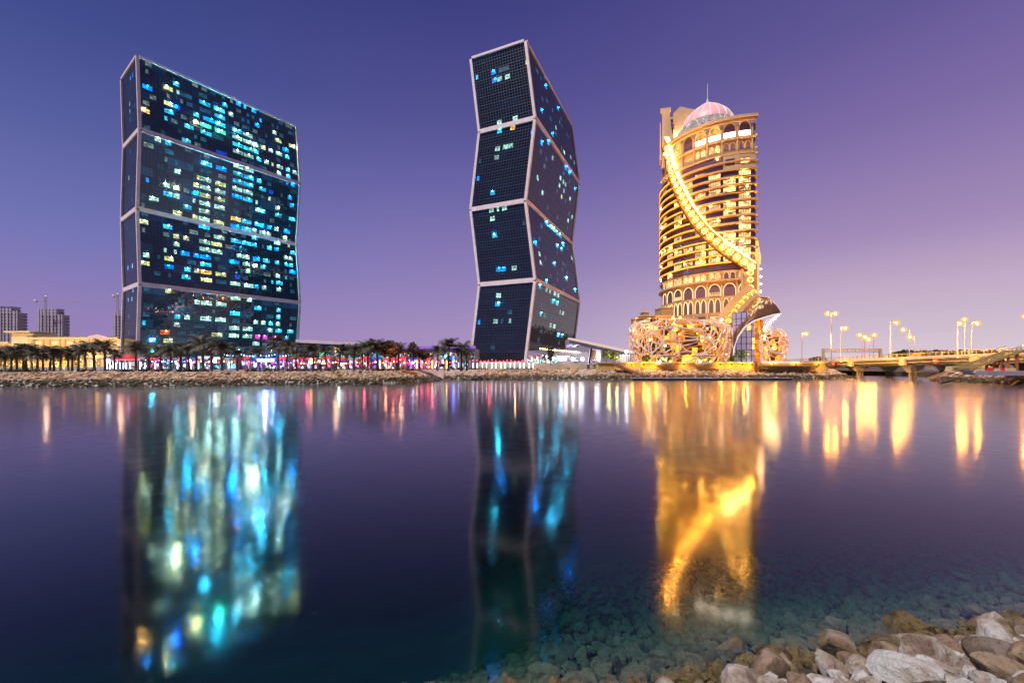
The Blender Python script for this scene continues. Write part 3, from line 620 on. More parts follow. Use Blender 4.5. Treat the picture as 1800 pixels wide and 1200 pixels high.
# spiral band
def ribbon(pts, m, name, wid, r0, r1, shift=0, parent=HT):
    """solid band following (phi, z) points, wid = width across its run"""
    mb = MB(); q = []
    for i, (a, z) in enumerate(pts):
        a0, z0 = pts[max(i-1, 0)]; a1, z1 = pts[min(i+1, len(pts)-1)]
        dx, dz = D2R(a1-a0)*RR_, z1-z0; L = math.hypot(dx, dz); nx, nz_ = -dz/L, dx/L            # across, pointing up-right
        q.append([(D2R(a)+nx*w_/RR_, z+nz_*w_) for w_ in (shift-wid/2, shift+wid/2)])
    rows = [[cyl(e[0][0], e[0][1], r0) for e in q], [cyl(e[0][0], e[0][1], r1) for e in q], [cyl(e[1][0], e[1][1], r1) for e in q], [cyl(e[1][0], e[1][1], r0) for e in q]]
    mb.grid(rows); return put(mb, name, m, parent, smooth=False)
def resample(P, n):
    seg = [math.hypot(D2R(b[0]-a[0])*RR_, b[1]-a[1]) for a, b in zip(P, P[1:])]; T = sum(seg); r = []
    for i in range(n+1):
        t = T*i/n
        for s_, a, b in zip(seg, P, P[1:]):
            if t <= s_+1e-6: u = t/s_; r.append((a[0]+(b[0]-a[0])*u, a[1]+(b[1]-a[1])*u)); break
            t -= s_
    return r
SPS = resample(SP, 60)
glow('gold_panel', (1,.27,.005), 1.1, .9, .9)
ribbon(SPS, 'gold_panel', 'spiral_band', 4.1, .1, 1.6)
ribbon(SPS, 'bronze', 'spiral_edge', .5, .1, 2.1, shift=-2.25)
ribbon(SPS, 'spiral_led' if 'spiral_led' in M else glow('spiral_led', (1,.50,.10), 14), 'spiral_edge', .24, .1, 2.2, shift=2.15)
ro = MB()
for k in range(16):
    a = 2*PI*k/16; r_ = 1.25 if k % 2 else .8
    ro.bar((math.cos(a)*r_, .25, math.sin(a)*r_), (math.cos(a+PI/8)*(2.05-r_), .25, math.sin(a+PI/8)*(2.05-r_)), .22, .3)
ro.lathe((0,0,0), [(.01,.2), (.35,.2), (.35,.0)], 8)
ro = ro.mesh('rosette', ['rosette_glow' if 'rosette_glow' in M else glow('rosette_glow', (1,.56,.14), 3.2)])
sbm = MB().sphere((0,0,0), .2, 8).mesh('rosette_streak_dot', ['spiral_streak_dot'], smooth=True)  # emitters added on the rosettes for stronger gold streaks in the water
for k, (a, z) in enumerate(resample(SP[1:], 21)): inst(sbm, 'rosette_streak_dot', HT, Matrix.Translation(cyl(D2R(a), z, 2.1)));inst(ro, 'rosette', HT, tmat(D2R(a), z, 1.5, 1.15, 1.15))
# bright spotlights on the spiral edge near its foot
for a, z, r_ in ((-116.5,49.6,.5), (-114,48.4,.45), (-111.5,47.3,.45), (-109,46.3,.4), (-106.5,45.2,.4), (-102,43.4,.55), (-171,96,.4)):
    mb = MB(); mb.sphere(cyl(D2R(a), z, 2.4), r_, 8); put(mb, 'edge_light', 'bright_lamp_o' if 0 else 'hot_lamp_small' if 'hot_lamp_small' in M else glow('hot_lamp_small', (1,.55,.18), 150), HT, smooth=True)
# foot of the spiral: a straight shaft with lit squares
p = MB(); A = [D2R(-104.5), D2R(-93.0)]
rows = [[cyl(A[0]+(A[1]-A[0])*j/6, z, r) for z in (26, 30, 34, 38, 41)] for j in range(7) for r in (1.7,)]
p.grid(rows); put(p, 'spiral_foot', 'tan_stone', HT)
ribbon([(-104.5,26), (-104.5,41)], 'tan_stone_pale', 'spiral_foot_edge', .5, .1, 2.0); ribbon([(-93.2,26), (-93.2,46)], 'mid_rim', 'spiral_foot_edge', .6, .1, 2.0)
for z in (30.5, 33.6, 36.4, 39): inst(ro, 'rosette', HT, tmat(D2R(-99), z, 1.8, .95, .95))
# spiral coming back round the right corner
mb = MB()
pr = [cyl(PHE, 40, 1.5)+Vector((1.2,1,0)), cyl(PHE, 43, 1.5)+Vector((1.4,1,0)), cyl(PHE, 46, 1.0)+Vector((1.1,1,0)), cyl(PHE, 50, .5)+Vector((.7,1,0))]
mb.tube(pr, .45, 6); put(mb, 'spiral_return', 'gold_led', HT)
for z in (29, 32, 35, 38): mb = MB(); mb.sphere(cyl(PHE, z, 1)+Vector((1.6,0,0)), .3, 6); put(mb, 'edge_light', 'hot_lamp_small', HT)
# dome
DC = Vector((90.0, 196, CAMZ+98.0)); DR = 11.2
mb = MB(); prof = [(DR+4.2, 0), (DR+3.9, 3.2), (DR+2.8, 7.0), (DR+.5, 10.2)]; mb.lathe(DC, prof, 48); put(mb, 'dome_drum', 'dome_lattice' if 'dome_lattice' in M else mat('dome_lattice', (.10,.10,.13), .7, 0, noise_=.7, nscale=2.2, c2=(.55,.5,.48)), HT)
prof = [(DR*(1-u**1.75), 10.2+11.8*u**.92) for u in [i/14 for i in range(15)]]; prof[-1] = (.05, 22.0)
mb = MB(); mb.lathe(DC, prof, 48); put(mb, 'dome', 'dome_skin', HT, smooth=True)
for k in range(20):
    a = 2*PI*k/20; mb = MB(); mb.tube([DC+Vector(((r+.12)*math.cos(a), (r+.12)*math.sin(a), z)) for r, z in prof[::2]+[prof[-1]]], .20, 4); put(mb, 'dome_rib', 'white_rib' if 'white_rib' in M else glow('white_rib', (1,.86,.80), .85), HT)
mb = MB(); mb.lathe(DC+Vector((0,0,21.6)), [(.9,0), (1.0,.6), (.4,1.1), (.55,1.6), (.15,2.2), (.10,9.0), (.02,9.2)], 8); put(mb, 'finial', 'white_paint', HT)
for k in range(110):                                        # latticework of the drum
    a0 = 2*PI*k/110; mb = MB(); z0 = random.uniform(.3, 4); a1 = a0+random.choice((-1, 1))*.2
    if math.sin(a0) > .5: continue
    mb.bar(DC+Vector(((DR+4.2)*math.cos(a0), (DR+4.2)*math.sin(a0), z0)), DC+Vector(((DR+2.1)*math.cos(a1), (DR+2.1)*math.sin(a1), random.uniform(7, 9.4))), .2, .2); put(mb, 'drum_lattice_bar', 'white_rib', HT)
# tall fin and stair tower at the left of the roof
ph = D2R(-178)
def fin(name, poly, th_, m, base):
    """poly: (x along, z) in a vertical plane through base, facing the lagoon"""
    dr = Vector((.93, -.36, 0)); nn = Vector((.36, .93, 0)); n = len(poly)
    mb = MB(); vs = [base+dr*x+Vector((0,0,z))-nn*th_/2 for x, z in poly]+[base+dr*x+Vector((0,0,z))+nn*th_/2 for x, z in poly]
    mb.add(vs, [tuple(range(n)), tuple(reversed(range(n, 2*n)))]+[(i, n+i, n+(i+1) % n, (i+1) % n) for i in range(n)]); return put(mb, name, m, HT)
B0 = cyl(D2R(-183), 0, 0)
fin('roof_fin', [(-1.2,92), (-.9,116.5), (-1.8,118.4), (-1.8,120.2), (2.9,119.8), (2.9,118.4), (2.2,117.6), (3.4,108), (5.6,100), (5.6,92)], 2.4, 'tan_stone_pale', B0)
fin('roof_fin', [(-1.6,96), (-1.4,114), (-1.1,114), (-.8,96)], 5.2, 'tan_stone_pale', B0+Vector((.2,2,0)))
B1 = Vector((83.5, 203, CAMZ)); 
fin('stair_tower', [(-6.2,97), (-6.2,118.5), (-4.2,120.5), (-3.0,121.2), (9,116), (9,97)], 7, 'tan_stone_pale', B1)
for z in (108, 113, 117.4): fin('roof_link', [(-11,z), (-11,z+1.1), (-6,z+.7), (-6,z-.4)], 3, 'tan_stone_pale', B1)
mb = MB(); 
for j in range(4):
    for z in (109.6, 114.6): mb = MB(); P = B1+Vector((-10.2+1.1*j, 2.6-.4*j, z)); mb.sphere(P, .42, 6); put(mb, 'roof_lamp', 'hot_lamp_small' if j == 9 else 'dark_opening', HT)
mb = MB(); mb.sphere(B0+Vector((5.0,-1.8,107)), .7, 8); put(mb, 'flood_lamp', 'hot_lamp_small', HT, smooth=True)
# the floodlights and added spots that wash the stone
for i in range(0, 8):
    ph = BAYS[i]+BAY/2*0
    for z, r_, p_ in ((14.2, 3.5, 300), (35.6, 2.6, 230), (86.5, 2.4, 150), (60, 9, 420)):
        if z == 86.5 and i > 4 or (z == 60 and i % 2): continue
        if z != 60: flood('facade_floodlight', cyl(ph, z, r_), cyl(ph, z+9, 0), (1,.48,.15), p_*4*FLOOD, 130, .12, HT)
for (x_, y_, z_), tg, e_, c_ in (((50,158,20.6), (88,176,46), 18000, 90), ((60,157,20.6), (94,172,52), 22000, 90), ((70,156,20.6), (98,172,56), 22000, 80), ((56,158,20.6), (78,185,88), 110000, 50), ((66,156,20.6), (94,176,98), 130000, 42),
                              ((44,158,20.0), (74,196,70), 40000, 60), ((46,158,20.6), (73,196,124), 330000, 30), ((62,157,20.6), (82,203,118), 300000, 24)):
    flood('tower_wash_light', (x_, y_, z_), (tg[0], tg[1], tg[2]), (1,.43,.10), e_*.7*FLOOD, c_, .25, HT)  # spots added on the pavilion roof to brighten the tower
flood('dome_projector', DC+Vector((-4,-16,3)), DC+Vector((0,0,12)), (1,.55,.42), 2500*FLOOD, 110, .2, HT)
flood('tower_wash_light', B1+Vector((-7,-6,102)), B1+Vector((-2,0,114)), (1,.48,.14), 9000*FLOOD, 120, .2, HT)
# lower sweep, canopy and entrance, in front of the tower foot
def loft(A, B, bulge, n=10, name='canopy', m='bronze', parent=HT, th_=.5, v0=0, v1=1):
    """surface between two 3D polylines with the same count, bulging upward and out; doubled to give thickness"""
    def pt(u, v):
        t = u*(len(A)-1); i = min(int(t), len(A)-2); f = t-i
        a = A[i].lerp(A[i+1], f); b = B[i].lerp(B[i+1], f); return a.lerp(b, v)+bulge*math.sin(PI*v)*math.sin(PI*min(1, u*1.0+.0001))**.6
    mb = MB(); N = 28
    for off in (0, 1):
        rows = [[pt(u/N, v0+(v1-v0)*v/n)+Vector((0, th_, -th_*.3))*off for v in range(n+1)] for u in range(N+1)]; mb.grid(rows, flip=bool(off))
    w_ = n+1; o = (N+1)*w_
    for u in range(N): mb.f += [(u*w_, (u+1)*w_, o+(u+1)*w_, o+u*w_), (u*w_+n, o+u*w_+n, o+(u+1)*w_+n, (u+1)*w_+n)]; mb.m += [0, 0]
    if parent is not None: put(mb, name, m, parent, smooth=True)
    return pt
C1 = [at(1281,628,160), at(1281,600,160), at(1289,570,161), at(1307,542,163), at(1326,522.5,165), at(1348,523,163), at(1362,535,158), at(1372,551,151)]
C2 = [at(1288.5,630,150), at(1289,612,150), at(1296,592,150), at(1308,575,150), at(1324,564,150), at(1344,557.5,150), at(1358,553.5,150), at(1371.8,551.4,150.8)]
pt = loft(C1, C2, Vector((0,-3,.9)))
mb = MB(); mb.tube([p+Vector((0,-.4,0)) for p in C2], .28, 6); put(mb, 'canopy_rim', 'white_rib', HT)
mb = MB(); mb.tube([p+Vector((0,-.3,.1)) for p in C1], .22, 6); put(mb, 'canopy_rim', 'tan_stone_pale', HT)
glow('lattice_light', (1,.68,.36), .9, .5, 1.0)
rl_ = random.Random(5)
for k in range(75):                                         # cut-out lights of the canopy skin
    u = rl_.uniform(.34, .76); v = rl_.uniform(.30, .74)
    if v > .74-abs(u-.50)*.9: continue
    if .46 < v < .51: continue
    a = rl_.uniform(0, PI); s1, s2 = rl_.uniform(.007, .016), rl_.uniform(.025, .05)
    mb = MB(); q = [pt(u+math.cos(a+t)*s1*k_, v+math.sin(a+t)*s2*k_)+Vector((-.05,-.35,.25)) for t, k_ in ((0,1.4), (1.6,.8), (3.1,1.3), (4.7,.9))]
    mb.add(q+[p+Vector((.05,.3,-.2)) for p in q], [(0,1,2,3), (0,4,5,1), (1,5,6,2), (2,6,7,3), (3,7,4,0)]); put(mb, 'canopy_cutout', 'lattice_light', HT)
def band3(P, wid, m, name, th_=1.2, up=None, n=20, smooth=False):
    """flat band along a 3D polyline, wide in the picture plane of the facade"""
    mb = MB(); Q = []
    for i in range(n+1):
        t = i/n*(len(P)-1); k = min(int(t), len(P)-2); Q.append(P[k].lerp(P[k+1], t-k))
    r = [[], [], [], []]
    for i, p in enumerate(Q):
        d = (Q[min(i+1, n)]-Q[max(i-1, 0)]).normalized(); a = d.cross(Vector((.45,.89,0))).normalized(); w_ = wid[0]+(wid[1]-wid[0])*i/n; o = Vector((.45,.89,0))*th_/2
        r[0].append(p-a*w_/2-o); r[1].append(p+a*w_/2-o); r[2].append(p+a*w_/2+o); r[3].append(p-a*w_/2+o)
    mb.grid(r+[r[0]]); return put(mb, name, m, HT, smooth=smooth)
S1 = [at(1322,505,168.5), at(1305,520,167), at(1288,538,165), at(1274,557,163), at(1265,578,161)]
S2 = [p+Vector((2.0,-.9,0)) for p in S1]; 
band3(S1, (3.6,4.6), 'tan_stone', 'lower_sweep', 1.6)
S2 = [at(1328,511,167), at(1312,523,165.5), at(1296,540,163.5), at(1283,558,161.5), at(1274,577,160)]
band3(S2, (2.2,3.0), 'gold_panel', 'lower_sweep_lightbox', 1.3)
S3 = [at(1331,517,166), at(1319,527,164.5), at(1304,543,162.5), at(1291,560,161), at(1283,580,160)]
band3(S3, (2.0,1.8), 'tan_stone', 'lower_sweep', 1.5)
for i in range(9):
    t = (i+.5)/9*4; k = min(int(t), 3); P = S2[k].lerp(S2[k+1], t-k)+Vector((-.3,-.75,0)); o_ = Vector((-.45,-.89,0)).normalized(); t_ = Vector((.89,-.45,0))
    inst(ro, 'rosette', HT, Matrix(((t_.x*.8, o_.x*.5, 0, P.x), (t_.y*.8, o_.y*.5, 0, P.y), (0, 0, .8, P.z), (0,0,0,1))))
# entrance glass drum
EG = [at(px_, 600, D_).xy for px_, D_ in ((1287,158), (1294,155), (1303,153.5), (1312,153), (1321,153.5), (1329,155))]
mat('lobby_glass', (.16,.14,.24), .08, ior=1.5, em=(.55,.42,.62), es=.5)
zt_ = CAMZ+18.6; zb = 5.0; rws = 8
for i in range(5):
    for j in range(rws):
        a, b = EG[i], EG[i+1]; z0, z1 = zb+(zt_-zb)*j/rws, zb+(zt_-zb)*(j+1)/rws
        g = .12; aa, bb_ = a.lerp(b, .04), a.lerp(b, .96)
        # panes stop under the canopy curve
        lit = (i, j) in ((3,5), (4,3), (4,2))
        mb = MB(); mb.add([(aa.x, aa.y, z0+g), (bb_.x, bb_.y, z0+g), (bb_.x, bb_.y, z1-g), (aa.x, aa.y, z1-g), (aa.x, aa.y+.15, z0+g), (bb_.x, bb_.y+.15, z0+g), (bb_.x, bb_.y+.15, z1-g), (aa.x, aa.y+.15, z1-g)], [(0,1,2,3), (3,2,6,7), (0,4,5,1)])
        put(mb, 'lobby_pane', 'warm_room' if lit else 'lobby_glass', HT)
for i in range(6): mb = MB(); mb.bar((EG[i].x, EG[i].y, zb), (EG[i].x, EG[i].y, zt_), .18); put(mb, 'lobby_mullion', 'dark_steel', HT)
for j in range(rws+1):
    mb = MB(); z = zb+(zt_-zb)*j/rws
    for i in range(5): mb.bar((EG[i].x, EG[i].y, z), (EG[i+1].x, EG[i+1].y, z), .14)
    put(mb, 'lobby_transom', 'dark_steel', HT)
mb = MB(); mb.tube([at(1331,636,153), at(1331,562,153)], .75, 10); put(mb, 'gold_column', 'gold_panel', HT, smooth=True)
mb = MB(); mb.tube([at(1339,636,155), at(1338,562,155)], .55, 8); put(mb, 'gold_column', 'gold_panel', HT, smooth=True)
lw = random.Random(9)
def web(P00, P10, P01, P11, n, m, name, w=.2):
    """tangle of bars over a four-sided sheet"""
    f = lambda u, v: P00.lerp(P10, u).lerp(P01.lerp(P11, u), v)
    for k in range(n):
        u, v = lw.random(), lw.random(); a = lw.uniform(0, PI); r_ = lw.uniform(.08, .22)
        mb = MB(); mb.bar(f(min(1, max(0, u-math.cos(a)*r_)), max(0, v-math.sin(a)*r_*.5)), f(min(1, max(0, u+math.cos(a)*r_)), min(1, v+math.sin(a)*r_*.5)), w, w); put(mb, name, m, HT)
web(at(1333,635,154), at(1341,635,154), at(1341,564,154), at(1369,553,152), 75, 'white_rib', 'hanging_lattice_bar', .2)
for k in range(6): P = at(1368-k*4.6, 553+k*4.4, 151.5); mb = MB(); mb.sphere(P, .32, 6); put(mb, 'canopy_lamp', 'hot_lamp_small', HT, smooth=True)

# ------------------------------------------------------------ lattice pavilions (woven shells)
def voronoi_edges(w, h, cell, seed, rows=None):
    r_ = random.Random(seed); P = []; nx, ny = max(2, int(w/cell)), max(2, int(h/cell))
    for i in range(-1, nx+1):
        for j in range(-1, ny+1): P.append(Vector(((i+.5+r_.uniform(-.46,.46))*w/nx, (j+.5+r_.uniform(-.46,.46))*h/ny)))
    vs, es, fs, *_ = geometry.delaunay_2d_cdt(P, [], [], 0, 1e-6)
    def cc(f):
        a, b, c = [vs[i] for i in f]; d = 2*(a.x*(b.y-c.y)+b.x*(c.y-a.y)+c.x*(a.y-b.y))
        if abs(d) < 1e-6: return (a+b+c)/3
        return Vector(((a.length_squared*(b.y-c.y)+b.length_squared*(c.y-a.y)+c.length_squared*(a.y-b.y))/d, (a.length_squared*(c.x-b.x)+b.length_squared*(a.x-c.x)+c.length_squared*(b.x-a.x))/d))
    C = [cc(f) for f in fs]; ed = {}
    for i, f in enumerate(fs):
        for k in range(3): ed.setdefault(tuple(sorted((f[k], f[(k+1) % 3]))), []).append(i)
    E = []
    for v in ed.values():
        if len(v) == 2:
            a, b = C[v[0]], C[v[1]]
            if (a-b).length > .25 and all(-.02*w <= p.x <= 1.02*w and -.05*h <= p.y <= 1.05*h for p in (a, b)): E.append((a, b))
    return E
def pavilion(label, cx, cy, hw, hd, h, z0, seed, cell):
    PV = thing('woven_pavilion', label, 'building', (cx, cy, z0))
    def S(t, v, r=0.):
        """t 0..1 round the front, v 0..1 up, r outward"""
        a = PI+PI*1.0*t if 1 else 0; e = 2/3.2; c, s_ = math.cos(a), math.sin(a)
        vx = v; k = (1-.10*(1-min(1, vx/.35))**2) if vx < .35 else 1-.30*max(0, (vx-.72)/.28)**2.2
        return Vector((cx+(hw*k+r)*abs(c)**e*(1 if c > 0 else -1), cy+(hd*k+r)*abs(s_)**e*(1 if s_ > 0 else -1), z0+h*(1-(1-min(1,v))**1.15)+r*max(0, v-.8)*3))
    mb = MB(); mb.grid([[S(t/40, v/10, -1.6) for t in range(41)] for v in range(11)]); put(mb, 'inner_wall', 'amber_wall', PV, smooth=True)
    mb = MB(); rim = [S(t/40, 1, -1.6) for t in range(41)]; mb.add(rim+[rim[0]+Vector((0,hd*.6,0)), rim[-1]+Vector((0,hd*.6,0))], [tuple(range(41))+(42,41)]); put(mb, 'roof', 'tan_stone', PV)
    Lw = PI*hw*.95
    back = MB()
    for a, b in voronoi_edges(Lw, h, cell*.75, seed+50): back.bar(S(a.x/Lw, a.y/h, -.7), S(b.x/Lw, b.y/h, -.7), .26, .22)
    put(back, 'gold_inner_lattice', 'gold_lattice' if 'gold_lattice' in M else mat('gold_lattice', (.55,.28,.05), .4, .5, em=(1,.40,.05), es=.45), PV, kind='stuff')
    for a, b in voronoi_edges(Lw, h, cell, seed):
        st = MB(); m_ = (a+b)/2; p0, pm, p1 = S(a.x/Lw, max(0, min(1, a.y/h)), .1), S(m_.x/Lw, max(0, min(1, m_.y/h)), .1), S(b.x/Lw, max(0, min(1, b.y/h)), .1)
        w_ = random.uniform(.26, .46); st.bar(p0, pm, w_, .35); st.bar(pm, p1, w_, .35); put(st, 'strut', 'strut_pink' if 'strut_pink' in M else mat('strut_pink', (.86,.66,.54), .5), PV)
    sk = random.Random(seed+7)
    for a, b in voronoi_edges(Lw, h, cell*1.5, seed+20):        # outer, looser weave
        if sk.random() < .25: continue
        d = (b-a)*.18; a, b = a-d, b+d; st = MB(); c3 = [S(p.x/Lw, max(0, min(1, p.y/h)), .5) for p in (a, (a+b)/2, b)]
        w_ = sk.uniform(.32, .5); st.bar(c3[0], c3[1], w_, .4); st.bar(c3[1], c3[2], w_, .4); put(st, 'strut', 'strut_pink', PV)
    r_ = random.Random(seed)
    for k in range(int(hw*1.1)):
        t = r_.uniform(.08,.92); v = r_.uniform(.1,.8); mb = MB(); mb.sphere(S(t, v, -.5), .2, 6); put(mb, 'lattice_lamp', 'hot_lamp_small' if r_.random() < .6 else 'amber_tube', PV)
    for k in range(6): 
        q = S((k+.5)/6, .98, 1.0); point('rim_light', q+Vector((0,-1.0,.6)), (1,.52,.12), 60*FLOOD*hw/10, .15, PV)
        q = S((k+.5)/6, .02, 1.8); point('base_light', q+Vector((0,0,.5)), (1,.55,.2), 60*FLOOD*hw/10, .15, PV)
    return PV, S
P1, Sf1 = pavilion('wide pavilion wrapped in a woven pale lattice, gold lit inside, below the round tower', X(1202,148), 154, 17.2, 10.5, 14.6, 5.0, 3, 2.5)
P2, Sf2 = pavilion('small pavilion in the same woven lattice, on the bridge side of the entrance canopy', X(1364,151), 156, 4.9, 5.5, 11.4, 5.0, 8, 2.0)
mb = MB(); mb.sphere(Sf1(.90, .97, 1.2), .45, 8); put(mb, 'white_spotlight', 'white_lamp', P1, smooth=True)
for t in (.44, .48): mb = MB(); mb.sphere(Sf1(t, .99, 1.3), .38, 8); put(mb, 'amber_spotlight', 'amber_tube', P1, smooth=True)
# terraces behind the pavilion
TR = thing('terrace_block', 'stepped gold lit terrace block rising between the woven pavilion and the round tower', 'building', (62, 172, 5))
for px0, px1, y0, y1, D_, dp in ((1127,1186,556,640,166,14), (1163,1184,541,640,176,8), (1131,1141,549,640,168,4), (1165,1226,560,640,168,10), (1118,1143,560,640,162,4)):
    mb = MB(); x0, x1 = X(px0, D_), X(px1, D_); mb.box(((x0+x1)/2, D_+dp/2, (Z(y0,D_)+Z(y1,D_))/2), (x1-x0, dp, Z(y0,D_)-Z(y1,D_))); put(mb, 'terrace', 'tan_stone', TR)
    mb = MB(); mb.box(((x0+x1)/2, D_+dp/2, Z(y0,D_)+.15), (x1-x0+.5, dp+.5, .3)); put(mb, 'coping', 'tan_stone_pale', TR)
for k in range(6):
    mb = MB(); x = X(1146+k*5.4, 165.4); pts_ = arch_pts(.9, 1.6, 4); o_ = Vector((x, 165.9, Z(566.5,165.9))); nn_ = len(pts_)
    mb.add([o_+Vector((a, 0, b)) for a, b in pts_]+[o_+Vector((a, .3, b)) for a, b in pts_], [tuple(range(nn_))]+[(i, i+nn_, (i+1) % nn_+nn_, (i+1) % nn_) for i in range(nn_)]); put(mb, 'arched_opening', 'dark_opening', TR)
for x in (46, 52, 60, 67): point('terrace_light', (x, 163.5, Z(570,163.5)), (1,.5,.12), 260*FLOOD, .2, TR)
# ------------------------------------------------------------ hotel platform, wall, stairs, pods, docks
PF = thing('quay_wall', 'yellow lit straight quay wall in front of the woven pavilion', 'wall', (60, 130, 0))
zt_ = 4.95
x0, x1 = X(1051,127), X(1452,127)
mb = MB(); mb.box(((x0+x1)/2, 129.5, (zt_-.5)/2+.3), (x1-x0, 5, zt_-1.0)); put(mb, 'wall', 'ochre_wall' if 'ochre_wall' in M else mat('ochre_wall', (.60,.40,.12), .85, noise_=.22, nscale=.25), PF)
mb = MB(); mb.box(((x0+x1)/2, 129.4, zt_-.12), (x1-x0+.3, 5.6, .35)); put(mb, 'coping', 'tan_stone_pale', PF)
mb = MB(); mb.slab([(x0, 131.8), (x1, 131.8), (x1+4, 215), (x0-10, 215)], 2.9, zt_); dk = put(mb, 'terrace_deck', 'paving'); dk['kind'] = 'structure'
for i, px in enumerate((1075,1110,1131,1152,1203,1266,1286,1305,1322,1360,1400,1440)):
    mb = MB(); mb.box((X(px,126.8), 126.85, 4.25), (.35, .35, .4)); put(mb, 'wall_lamp', 'dark_steel', PF)
    point('wall_lamp_light', (X(px,126.4), 125.6, 4.4), (1,.45,.03), 420*FLOOD, .1, PF)
mb = MB(); mb.box((X(1127.5,126.6), 126.9, 3.0), (.6, .4, 1.1)); put(mb, 'wall_hatch', 'rust_steel', PF)
def pod(px, lab):
    c = X(px,126.8); P = thing('balcony_pod', lab, 'balcony', (c, 127, 3.6), 'round balcony pods over the quay wall')
    mb = MB(); mb.lathe((c,127.3,3.6), [(.1,0), (2.0,.05), (2.7,.5), (3.1,1.35), (2.9,1.35)], 20); put(mb, 'bowl', 'tan_stone_pale', P, smooth=True)
    mb = MB(); mb.lathe((c,127.3,6.9), [(.1,.35), (3.0,.25), (3.4,.0), (3.2,-.3), (.1,-.3)], 20); put(mb, 'roof', 'concrete_pale', P, smooth=False)
    for k in range(5):
        a = PI+PI*(k+.5)/5; mb = MB(); mb.tube([(c+2.5*math.cos(a), 127.3+2.5*math.sin(a), 4.8), (c+2.5*math.cos(a), 127.3+2.5*math.sin(a), 6.7)], .10, 6); put(mb, 'post', 'white_paint', P)
    for k in range(3): mb = MB(); mb.sphere((c-1.6+1.6*k, 126.1, 5.2+.5*(k % 2)), .28, 6); put(mb, 'lamp', 'white_lamp' if k == 0 else 'amber_tube', P)
    mb = MB(); mb.box((c, 128.2, 5.8), (3.6, .3, 1.4)); put(mb, 'bar_counter', 'gold_shop', P)
pod(1168, 'round balcony pod with pale roof bulging from the quay wall nearest the quay stair')
pod(1238, 'round balcony pod with pale roof bulging from the quay wall below the white spotlight')
# quay stair down to the dock
ST = thing('quay_stair', 'dark steel stair slanting down the quay wall to the floating dock', 'stair', (X(1102,124), 124, 0))
a, b = at(1076,638.5,124.6), at(1139,665,124.0)
for o in (-1.0, 1.0):
    mb = MB(); mb.bar(a+Vector((0,o,0)), b+Vector((0,o,0)), .2, .7); put(mb, 'stringer', 'rust_steel', ST)
    mb = MB(); mb.bar(a+Vector((0,o,1.1)), b+Vector((0,o,1.1)), .1, .12); put(mb, 'handrail', 'painted_steel', ST)
for i in range(22):
    p = a.lerp(b, (i+.5)/22); mb = MB(); mb.box(p+Vector((0,0,.15)), (.42, 2.0, .08)); put(mb, 'tread', 'painted_steel', ST)
    if i % 2 == 0: mb = MB(); mb.bar(p+Vector((0,-1,0)), p+Vector((0,-1,1.1)), .08); put(mb, 'baluster', 'painted_steel', ST)
def dock(px0, px1, D, w, lab):
    T = thing('floating_dock', lab, 'dock', (X((px0+px1)/2,D), D, 0), 'floating docks below the quay wall')
    x0, x1 = X(px0,D), X(px1,D); mb = MB(); mb.box(((x0+x1)/2, D, .22), (x1-x0, w, .45)); put(mb, 'pontoon', 'dark_steel', T)
    mb = MB(); mb.box(((x0+x1)/2, D, .53), (x1-x0+.1, w+.1, .14)); put(mb, 'deck', 'slab_grey', T)
    n_ = max(2, int((x1-x0)/6))
    for k in range(n_+1): mb = MB(); mb.tube([(x0+(x1-x0)*k/n_, D+w/2, 0), (x0+(x1-x0)*k/n_, D+w/2, 1.8 if k % 2 else 1.1)], .13, 6); put(mb, 'mooring_pile', 'rust_steel', T)
dock(1112, 1258, 118, 2.2, 'long dark floating dock at the foot of the quay stair')
dock(1262, 1388, 119.3, 2.0, 'dark floating dock further along towards the road bridge')
dock(1194, 1260, 120.6, 1.4, 'short narrow floating dock tucked behind the longest dock')
# braced walkway on the wall, right half, with a white lit slab above
WK = thing('braced_walkway', 'walkway bracketed out from the quay wall under a white light strip', 'walkway', (X(1385,125), 125, 3))
x0, x1 = X(1331,125.4), X(1436,125.4)
mb = MB(); mb.box(((x0+x1)/2, 125.6, Z(642.5,125.6)), (x1-x0, 2.6, .35)); put(mb, 'deck', 'mustard_steel', WK)
for i in range(19):
    x = x0+(x1-x0)*i/18; mb = MB(); mb.bar((x, 124.6, Z(644,125)), (x-.95, 126.7, Z(650,126.7)), .22); put(mb, 'brace', 'mustard_steel', WK)
mb = MB(); mb.box(((x0+x1)/2-1, 127.0, Z(637.2,127)), ((x1-x0)*.62, .5, .55)); put(mb, 'light_strip', 'cool_strip' if 'cool_strip' in M else glow('cool_strip', (1,.84,.72), 1.7), WK)
mb = MB(); mb.box((x0-.9, 124.9, Z(643,125)), (.9, .9, 2.6)); put(mb, 'end_post', 'rust_steel', WK)
mb = MB(); mb.box((X(1382,125), 125.2, Z(649.5,125.2)), (.8, .5, 1.0)); put(mb, 'corbel', 'rust_steel', WK)
